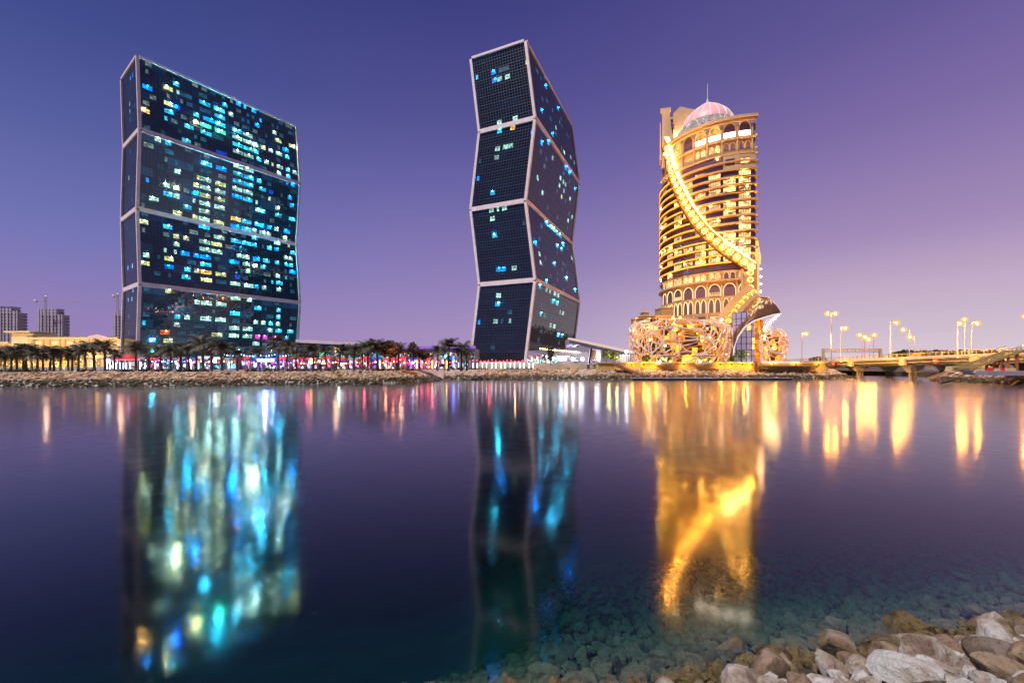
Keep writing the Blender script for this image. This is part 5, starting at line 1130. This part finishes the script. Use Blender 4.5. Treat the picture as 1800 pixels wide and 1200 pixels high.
# ------------------------------------------------------------ low blocks between the towers
MC = thing('link_building', 'low dark glass block with a pale pink roof edge between the two zigzag towers', 'building', (X(640,190), 190, 2.8))
D = 178
def strip(px0, py0, px1, py1, D0, D1, pyb, dp, m, name, parent):
    A, B = at(px0,py0,D0), at(px1,py1,D1); mb = MB(); mb.slab([(A.x,A.y), (B.x,B.y), (B.x+dp*.1,B.y+dp), (A.x+dp*.1,A.y+dp)], 2.8, 3.0); 
    vs = [(A.x,A.y,2.7), (B.x,B.y,2.7), (B.x,B.y+dp,2.7), (A.x,A.y+dp,2.7), tuple(A), tuple(B), (B.x,B.y+dp,B.z), (A.x,A.y+dp,A.z)]
    mb = MB(); mb.add(vs, [(3,2,1,0), (4,5,6,7), (0,1,5,4), (1,2,6,5), (2,3,7,6), (3,0,4,7)]); put(mb, name, m, parent)
    return A, B
A, B = strip(521,601,697,609.5,205,212,640,25,'dark_curtain_glass','wall',MC)
mb = MB(); mb.bar(A+Vector((0,-.3,.5)), B+Vector((0,-.3,.5)), 1.2, 1.5); put(mb, 'roof_edge', 'pink_stone_cladding', MC)
for i in range(36):
    t = (i+.5)/36; p = A.lerp(B, t); mb = MB(); mb.bar((p.x, p.y-.15, 3), (p.x, p.y-.15, p.z-1), .22); put(mb, 'mullion', 'mullion_metal', MC)
LB = thing('lounge_building', 'two-storey cyan lit glass lounge behind the palms and the brown trees', 'building', (X(630,140), 140, 2.8))
mb = MB(); x0, x1 = X(560,140), X(682,140); mb.box(((x0+x1)/2, 144, 6), (x1-x0, 7, 6.6)); put(mb, 'wall', 'dark_opening', LB)
for i in range(18):
    xa = x0+(x1-x0)*(i+.5)/18; mb = MB(); mb.box((xa, 140.4, Z(625.5,140)), ((x1-x0)/18*.86, .2, 2.1)); put(mb, 'window', 'cyan_shop' if i > 1 else 'green_window' if 'green_window' in M else glow('green_window', (.3,1,.5), 1.6, .8, 1.4), LB)
mb = MB(); mb.box(((x0+x1)/2, 143, Z(618,140)), (x1-x0+2, 9, .5)); put(mb, 'roof', 'slab_grey', LB)
LC = thing('arcade_building', 'purple lit low arcade building left of the knife-edge tower', 'building', (X(760,150), 150, 2.8))
A, B = strip(697,612.5,835,611.5,160,150,640,20,'slab_grey','wall',LC)
mb = MB(); mb.bar(A+Vector((0,-.3,.3)), B+Vector((0,-.3,.3)), 1.0, .9); put(mb, 'roof_edge', glow('violet_edge', (.42,.18,.9), .7), LC)
for i in range(16):
    t = (i+.5)/16; p = A.lerp(B, t); mb = MB(); mb.box((p.x, p.y-.2, Z(625,p.y)+(i % 3)*.25), (1.5, .3, 1.2)); put(mb, 'window', ('cyan_shop','white_shop','gold_shop','blue_shop','cyan_shop')[i % 5], LC)
for i in range(11): t = (i+.5)/11; p = A.lerp(B, t); mb = MB(); mb.bar((p.x, p.y-.2, 3), (p.x, p.y-.2, p.z-.6), .3); put(mb, 'pier', 'slab_grey', LC)
# right of the knife-edge tower
RC = thing('podium_building', 'pale podium block with a long sloping roofline right of the knife-edge tower', 'building', (X(1000,140), 140, 2.8))
A, B = at(1000,595,170), at(1112,619.5,133); A2, B2 = at(925,625,150), at(1112,633,133)
def quadslab(ps, th_, m, name, parent):
    mb = MB(); n = len(ps); v = [Vector(p) for p in ps]; mb.add(v+[p+Vector((0,th_,0)) for p in v], [tuple(range(n)), tuple(reversed(range(n, 2*n)))]+[(i, n+i, n+(i+1) % n, (i+1) % n) for i in range(n)]); return put(mb, name, m, parent)
quadslab([(A.x,A.y,2.8), (B.x,B.y,2.8), B, A], 12, 'slab_grey', 'wall', RC)
mb = MB(); mb.bar(A+Vector((0,-.5,0)), B+Vector((0,-.5,0)), 1.2, .7); put(mb, 'roof_edge', glow('pink_edge', (1,.72,.58), .75), RC)
A3, B3 = at(925,638,146), at(1035,638,135)
quadslab([at(928,640,147), at(1034,640,136), at(1034,620,136), at(990,614,139.5), at(928,616,147)], 3, 'slab_grey', 'lower_wall', RC)
for i, (px, py, w_, h_, m_) in enumerate(((1006,607.5,4,.8,'white_shop'), (965,628,5,1.6,'white_shop'), (985,629,6,1.4,'cool_strip'), (940,628,4,1.2,'red_shop'), (975,633,8,.5,'cool_strip'), (1012,631,6,1.2,'white_shop'))):
    D = 138; mb = MB(); mb.box((X(px,D), D-.3, Z(py,D)), (w_, .3, h_)); put(mb, 'lit_panel', m_, RC)
for i in range(20): px = 950+i*4.2; D = 137.2; mb = MB(); mb.sphere((X(px,D), D, Z(612.5+i*.42,D)), .24, 6); put(mb, 'eave_lamp', 'amber_tube' if i % 3 else 'white_lamp', RC)
for px in (986.5, 1007, 1024): mb = MB(); mb.sphere(at(px,631,134), .55, 8); put(mb, 'wall_globe', 'white_lamp', RC, smooth=True)
for i in range(9): px = 930+i*6; mb = MB(); mb.box(at(px,634.5,131), (1.2,.4,1.2)); put(mb, 'shop_window', ('cyan_shop','red_shop','green_window','white_shop')[i % 4], RC)
for px, e in ((995,260), (1020,260), (950,120)): point('podium_light', at(px,631,130), (1,.85,.8), e, .3, RC)
GH = thing('gate_house', 'white doorway house with a slanted pillar and brown door beside the quay wall', 'gatehouse', at(1045,638,130))
quadslab([at(1036,640,130), at(1056,640,130), at(1056,615,130), at(1040,612.5,130)], 3, 'white_paint', 'wall', GH)
mb = MB(); mb.bar(at(1035.5,639,129.6), at(1039.5,612,129.6), .5); put(mb, 'slanted_pillar', 'dark_steel', GH)
mb = MB(); mb.box(at(1044,623.5,129.6), (1.1,.3,2.9)); put(mb, 'door', 'rust_steel', GH)
mb = MB(); mb.box(at(1051.5,626,129.6), (.5,.2,1.6)); put(mb, 'lit_slot', 'cool_tube', GH)
quadslab([at(1040,637.5,129), at(1056,637.5,129), at(1056,634,129), at(1040,634,129)], .3, 'white_shop', 'parapet', GH)
point('gate_light', at(1048,630,128), (.9,.85,1), 150, .2, GH)
T = thing('flood_mast', 'single brilliant white floodlight on a mast left of the woven pavilion', 'floodlight', at(1101,637,133)); mb = MB(); mb.tube([at(1101,637,133), at(1101,619,133)], .1, 6); put(mb, 'mast', 'painted_steel', T); mb = MB(); mb.sphere(at(1101,618,132.8), .5, 8); put(mb, 'lamp', 'white_lamp', T, smooth=True)
point('flood_light', at(1101,618,131.5), (1,.9,.85), 200, .2, T)
for i in range(8): px = 1084+i*3.2; D = 134; mb = MB(); mb.box((X(px,D), D, Z(630,D)), (.35,.35,2.6)); tag(put(mb, 'terrace_post', 'white_paint'), 'white post of the lit terrace screen, '+ordinal(i)+' from the yellow-green trees', 'post', 'white posts left of the woven pavilion')
# low terrace wall right under the knife-edge tower and the round end
mb = MB(); x0, x1 = X(838,128), X(1033,128); mb.box(((x0+x1)/2, 130, 3.6), (x1-x0, 2, 2.1)); tag(put(mb, 'terrace_wall', 'ochre_pale' if 'ochre_pale' in M else mat('ochre_pale', (.50,.40,.28), .85, noise_=.15, nscale=.3)), 'low tan terrace wall above the stones at the foot of the knife-edge tower', 'wall')
for x in (8, 18): point('wall_light', (x, 126.5, 4.4), (1,.65,.35), 90, .15)
for x in range(-125, 15, 14):
    i = next(q for q in range(len(LINE)-1) if LINE[q+1][0] >= x); (ax, ay), (bx, by) = LINE[i], LINE[i+1]; y = ay+(by-ay)*(x-ax)/(bx-ax)
    point('promenade_fill_light', (x, y+7, 7.5), (1,.56,.30), 160, .15)  # added warm fill for bank and promenade, with no lamp at these points
# ------------------------------------------------------------ promenade: shops, lamps, canopies
def shop(px, wpx, pyt, D, m, aw, lab):
    x = X(px,D); w = wpx/FPX*D; h = Z(pyt,D)-2.8; T = thing('kiosk', lab, 'kiosk', (x, D, 2.8), 'lit kiosks along the promenade')
    mb = MB(); mb.box((x, D+1.7, 2.8+h/2), (w, 3, h)); put(mb, 'wall', 'slab_grey', T)
    n_ = max(2, int(w/1.1))
    for i in range(n_): mb = MB(); mb.box((x-w/2+w*(i+.5)/n_, D+.14, 2.8+h*.45), (w/n_*.72, .1, h*.72)); put(mb, 'window', m if (i+int(px)) % 4 else 'white_shop', T)
    mb = MB(); v = [(x-w/2, D-.9, 2.8+h*.82), (x+w/2, D-.9, 2.8+h*.82), (x+w/2, D+.2, 2.8+h*1.02), (x-w/2, D+.2, 2.8+h*1.02)]; mb.add(v+[(a, b, c+.12) for a, b, c in v], [(0,1,2,3), (7,6,5,4), (0,4,5,1), (1,5,6,2), (2,6,7,3), (3,7,4,0)]); put(mb, 'awning', aw, T)
cols = [('white_shop','slab_grey','white'), ('cyan_shop','slab_grey','pale blue'), ('pink_shop','red_cloth','pink'), ('white_shop','blue_cloth','white'), ('cyan_shop','white_paint','cyan'), ('blue_shop','blue_cloth','blue'), ('red_shop','red_cloth','red')]
seq = [(195,24,0),(247,20,0),(270,18,2),(292,22,1),(316,20,0),(338,16,3),(358,22,4),(382,20,4),(405,18,1),(432,16,6),(452,18,5),(476,22,5),(500,18,2),(524,20,6),(548,18,2),(574,18,6),(600,16,6),(622,18,0),(642,16,6),(662,18,5),(684,20,6),(706,16,6),(726,18,5),(748,20,6),(772,18,0),(795,18,5),(816,16,1)]
for i, (px, w_, c) in enumerate(seq): m_, aw, nm = cols[c]; shop(px, w_, 627+(i % 3)*1.2, 124+(i % 4)*1.5, m_, aw, f'{nm} lit kiosk, {ordinal(i)} from the left along the promenade')
# white light posts
LP = MB(); LP.tube([(0,0,0), (0,0,1.7)], .075, 6); lpm = LP.mesh('light_tube', ['cool_tube']); LPB = MB(); LPB.box((0,0,.15), (.4,.4,.3)); lpb = LPB.mesh('post_base', ['dark_steel'])
RP = MB(); RP.tube([(0,0,0), (0,0,1.9)], .09, 6); rpm = RP.mesh('light_tube', ['red_tube']); AP = MB(); AP.tube([(0,0,0), (0,0,2.4)], .10, 6); apm = AP.mesh('light_tube', ['amber_tube'])
def post(px, D, me, lab, grp):
    T = thing('light_post', lab, 'light post', (X(px,D), D, 2.8), grp)
    for m_, nm in ((lpb,'base'), (me,'light_tube')): o = bpy.data.objects.new(nm, m_); COL.objects.link(o); o.parent = T; o.location.z = .02 if nm == 'base' else .3
g1 = 'white light posts before the broad tower'
for i, px in enumerate([188,193,199,204,211,217,222,229,238,246,255,262,273,312,318,331,336,349]): post(px, 116, lpm, f'white glowing post, {ordinal(i)} from the left along the broad tower promenade', g1)
g2 = 'white light posts before the knife-edge tower'
for i in range(17): post(806+i*8.2+(i % 2), 127.5 if i < 8 else 128.5, lpm, f'white glowing post, {ordinal(i)} from the left along the knife-edge tower', g2)
g3 = 'red and amber light posts between the towers'
for i, px in enumerate([668,675,683,692,713,722,733,741,752,760,768,777,785]): post(px, 126, rpm if i % 3 else apm, ('red' if i % 3 else 'amber')+f' glowing post, {ordinal(i)} from the big round tree rightward', g3)
# strings of small lamps
def lamp_string(px0, px1, py, D, m, n, lab, sag=.4):
    T = thing('lamp_string', lab, 'string lights', at((px0+px1)/2, py, D), 'strings of small coloured lamps'); P = []
    for i in range(n+1):
        t = i/n; q = at(px0+(px1-px0)*t, py, D)+Vector((0,0,-sag*math.sin(PI*(t*4 % 1)))); P.append(q)
        mb = MB(); mb.sphere(q-Vector((0,0,.2)), .17, 6); put(mb, 'bulb', m if isinstance(m, str) else m[i % len(m)], T)
    mb = MB(); mb.tube(P, .03, 4); put(mb, 'cable', 'dark_steel', T)
lamp_string(805, 925, 631.3, 128.8, 'red_tube', 18, 'row of red lamps across the foot of the knife-edge tower')
lamp_string(330, 412, 633, 119, ('red_tube','magenta_tube','amber_tube'), 18, 'red and magenta lamp string over the kiosks under the broad tower')
lamp_string(262, 330, 632, 118, ('magenta_tube','white_lamp_small' if 'white_lamp_small' in M else glow('white_lamp_small', (.8,.9,1), 14).name,'blue_tube'), 12, 'magenta and white lamp string near the red dome tent')
lamp_string(425, 520, 634, 119, ('red_tube','magenta_tube','blue_tube'), 22, 'red and violet lamp string beside the blue sign')
lamp_string(520, 660, 635, 119, ('red_tube','red_tube','white_lamp_small','amber_tube'), 30, 'long red lamp string behind the palms between the towers')
lamp_string(660, 800, 634, 121, ('red_tube','magenta_tube','red_tube','amber_tube'), 30, 'red lamp string right of the big round tree')
lamp_string(395, 512, 622, 128, ('cyan_tube' if 'cyan_tube' in M else glow('cyan_tube', (.1,.8,.9), 9).name,'white_lamp_small','blue_tube'), 24, 'cyan and blue lamp string high against the base of the broad tower')
for px, py, D, m_, r_, lab in ((190.5,634,112,'white_lamp',.42,'white-green globe lamp at the left end of the kiosks'), (268,617,112,'cyan_tube',.4,'cyan globe lamp among palms under the broad tower'), (333,634,114,'white_lamp',.4,'white globe lamp over the pale kiosks, left one'), (377.5,634.5,114,'white_lamp',.42,'white globe lamp over the teal kiosks'), (547,633,114,'amber_tube',.5,'amber globe lamp between two palms'), (561,634.5,114,'green_tube',.35,'small green globe lamp beside the amber one'), (782,627,114,'green_tube',.35,'small green-white globe lamp near the blue column'), (726,637,116,'white_lamp',.35,'white globe lamp over the red lit terrace'), (600,640,110,'white_lamp_small',.3,'small lamp at the foot of the pale lit palm')):
    T = thing('globe_lamp', lab, 'lamp', at(px,648,D)); mb = MB(); mb.tube([Vector((X(px,D),D,2.8)), at(px,py,D)], .06, 5); put(mb, 'pole', 'dark_steel', T); mb = MB(); mb.sphere(at(px,py,D), r_, 8); put(mb, 'globe', m_, T, smooth=True)
TN = thing('dome_tent', 'red dome tent with a lit rim left of the broad tower', 'tent', at(224,640,118)); mb = MB(); c = at(224,632,118); mb.lathe(c, [(2.3,0), (2.2,.5), (1.7,1.05), (.9,1.4), (.05,1.55)], 16); put(mb, 'roof', 'red_cloth', TN, smooth=True)
mb = MB(); mb.tube([c+Vector((2.35*math.cos(a*PI/8), 2.35*math.sin(a*PI/8), 0)) for a in range(17)], .10, 5); put(mb, 'lit_rim', 'red_tube', TN)
for k in range(6): a = k*PI/3; mb = MB(); mb.tube([c+Vector((2.2*math.cos(a), 2.2*math.sin(a), -2.6)), c+Vector((2.2*math.cos(a), 2.2*math.sin(a), 0))], .06, 5); put(mb, 'pole', 'white_paint', TN)
BS = thing('blue_sign', 'wide blue-white lit sign over the promenade kiosks', 'sign', at(467,640,116)); mb = MB(); mb.box(at(467,633,116), (4.3,.3,.6)); put(mb, 'light_box', glow('sign_white', (.45,.65,1), 10), BS); mb = MB(); mb.box(at(467,633,116.3), (5.2,.2,1.1)); put(mb, 'frame', 'blue_shop', BS)
for px in (456, 478): mb = MB(); mb.tube([Vector((X(px,116.3),116.3,2.8)), at(px,634,116.3)], .08, 5); put(mb, 'pole', 'dark_steel', BS)
point('sign_light', at(467,630,114), (.1,.25,1), 1500, .3, BS); point('sign_light', at(480,620,122), (.1,.2,1), 900, .3, BS)
BC = thing('light_column', 'tall blue glowing column by the knife-edge tower', 'light column', at(797,645,120)); mb = MB(); mb.tube([at(797,645,120), at(797,626,120)], .17, 6); put(mb, 'tube', 'blue_tube', BC)
mb = MB(); mb.tube([Vector((X(797,120),120,2.75)), Vector((X(797,120),120,3.2))], .3, 8); put(mb, 'base', 'dark_steel', BC)
for px, D, c, e in ((540,116,(1,.08,.2),500), (640,118,(1,.08,.15),500), (700,120,(1,.06,.12),600), (760,122,(1,.05,.15),500), (860,123,(1,.05,.08),500), (300,116,(.45,.55,1),400), (370,118,(.3,.8,.9),400), (420,120,(1,.1,.5),500), (225,116,(.5,.6,1),300)):
    point('promenade_glow', at(px,634,D), c, e*.3, .25)
# railing of the recessed quay
QR = thing('quay_railing', 'grey steel railing along the recessed quay below the knife-edge tower', 'railing', (-5, 126.5, 2.8))
for i in range(60): x = X(742,126.4)+i*.62; mb = MB(); mb.box((x, 126.4, 3.35), (.08,.08,1.1)); put(mb, 'baluster', 'painted_steel', QR)
for z in (3.9, 3.4): mb = MB(); mb.bar((X(742,126.4),126.4,z), (X(742,126.4)+37,126.4,z), .08); put(mb, 'rail', 'painted_steel', QR)
# ------------------------------------------------------------ stones of the near shore
def rock_mesh(seed, m, sub=3):
    r = random.Random(seed); bm = bmesh.new(); bmesh.ops.create_icosphere(bm, subdivisions=sub, radius=1)
    pl = [(Vector((r.gauss(0,1), r.gauss(0,1), r.gauss(0,.9))).normalized(), r.uniform(.46,.84)) for _ in range(15)]
    sc = Vector((r.uniform(1.0,1.5), r.uniform(.65,1.0), r.uniform(.5,.8)))
    for v in bm.verts:
        p = v.co.copy()
        for n_, d_ in pl:
            e = p.dot(n_)-d_
            if e > 0: p -= n_*e
        p += p.normalized()*(noise.noise(p*1.7+Vector((seed,0,0)))*.05+abs(noise.noise(p*4.5+Vector((0,seed,0))))*.06)
        v.co = Vector((p.x*sc.x, p.y*sc.y, p.z*sc.z))*1.15
    me = bpy.data.meshes.new('stone'); bm.to_mesh(me); bm.free(); me.materials.append(M[m])
    if sub > 2: 
        for p in me.polygons: p.use_smooth = True
        try: me.set_sharp_from_angle(angle=math.radians(14))
        except Exception: pass
    return me
RM = [rock_mesh(s, 'shore_stone' if s % 5 not in (1,3) else 'shore_stone_brown', 4 if s < 9 else 3) for s in range(26)]
SH = thing('shore', '', ''); del SH['label'], SH['category']; SH['kind'] = 'structure'; SH.name = 'stony_shore'; SH.location = (4, 6, 0)
rr = random.Random(21); PL = []; nst = 0; rest = []
def vis(p, r_): 
    if p.y < .5: return False
    px, py = 900+FPX*p.x/p.y, HOR+FPX*(CAMZ-p.z)/p.y; e = FPX*r_/p.y; return -e < px < 1800+e and py-e < 1200
def tryput(x, y, r_, k=.80, lift=.0):
    global nst
    for a, b, c in PL:
        if (a-x)**2+(b-y)**2 < ((r_+c)*k)**2: return False
    z = near_h(x, y)-.28+r_*.42+lift; p = Vector((x, y, z))
    if not vis(p, r_*1.3): return False
    PL.append((x, y, r_)); rest.append((p, r_, shore_y(x)-y)); return True
for x, y, r_ in ((5.35,5.45,.36),(6.75,5.9,.30),(4.1,5.5,.26),(2.75,5.15,.30),(3.45,5.75,.30),(4.9,6.35,.33),(4.55,4.95,.33),(6.0,5.25,.26),(1.9,5.35,.22),(7.6,6.7,.30),(6.7,7.2,.33),(4.0,6.4,.26),(5.9,4.75,.3)): tryput(x, y, r_, .5)
for tries, rlo, rhi in ((160,.20,.25), (3000,.13,.19), (9000,.08,.13)):
    for _ in range(tries):
        y = rr.uniform(3.6, 16.5); x = rr.uniform(-7, 19); s = shore_y(x)-y
        if near_h(x, y) < -2.5 or rr.random() < (-near_h(x, y)-1.1)/1.4: continue
        tryput(x, y, rr.uniform(rlo, rhi)*(1 if s > -.6 else .95), .80)
def area(e): p, r_, s = e; return -(r_/p.y)**2*(1.0 if s > -2 else .6)
rest.sort(key=area)
print('stones', len(rest))
for i, (p, r_, s) in enumerate(rest[:298]):
    me = RM[rr.choice((0,2,3,4,5,7,8,1,6,1,6))] if r_ > .3 else RM[rr.randrange(26)]; o = bpy.data.objects.new('stone', me); COL.objects.link(o); o.parent = SH
    o.location = p-SH.location; k = r_*rr.uniform(.95,1.12); o.scale = (k, k*rr.uniform(.85,1.1), k*rr.uniform(.85,1.15)); o.rotation_euler = (rr.uniform(-.28,.28), rr.uniform(-.28,.28), rr.uniform(0,6.28))
mbx = [MB(), MB()]
lowm = [rock_mesh(s+100, 'shore_stone', 2) for s in range(6)]
def scatter_low(mb, p, r_):
    me = rr.choice(lowm); E_ = Matrix.Translation(p) @ Matrix.Rotation(rr.uniform(0,6.28), 4, 'Z') @ Matrix.Rotation(rr.uniform(-.5,.5), 4, 'X') @ Matrix.Scale(r_, 4); mb.add([E_ @ v.co for v in me.vertices], [tuple(q.vertices) for q in me.polygons])
for p, r_, s in rest[298:]: scatter_low(mbx[0], p, r_*1.05)
for _ in range(6500):
    y = rr.uniform(3.4, 18); x = rr.uniform(-8, 20); s = shore_y(x)-y
    if near_h(x, y) < -2.6 or rr.random() < (-near_h(x, y)-1.1)/1.5: continue
    r_ = rr.uniform(.05,.13); scatter_low(mbx[0], Vector((x, y, near_h(x, y)-.24+r_*.3)), r_)
o = put(mbx[0], 'small_stones', 'shore_stone', SH); o['kind'] = 'stuff'
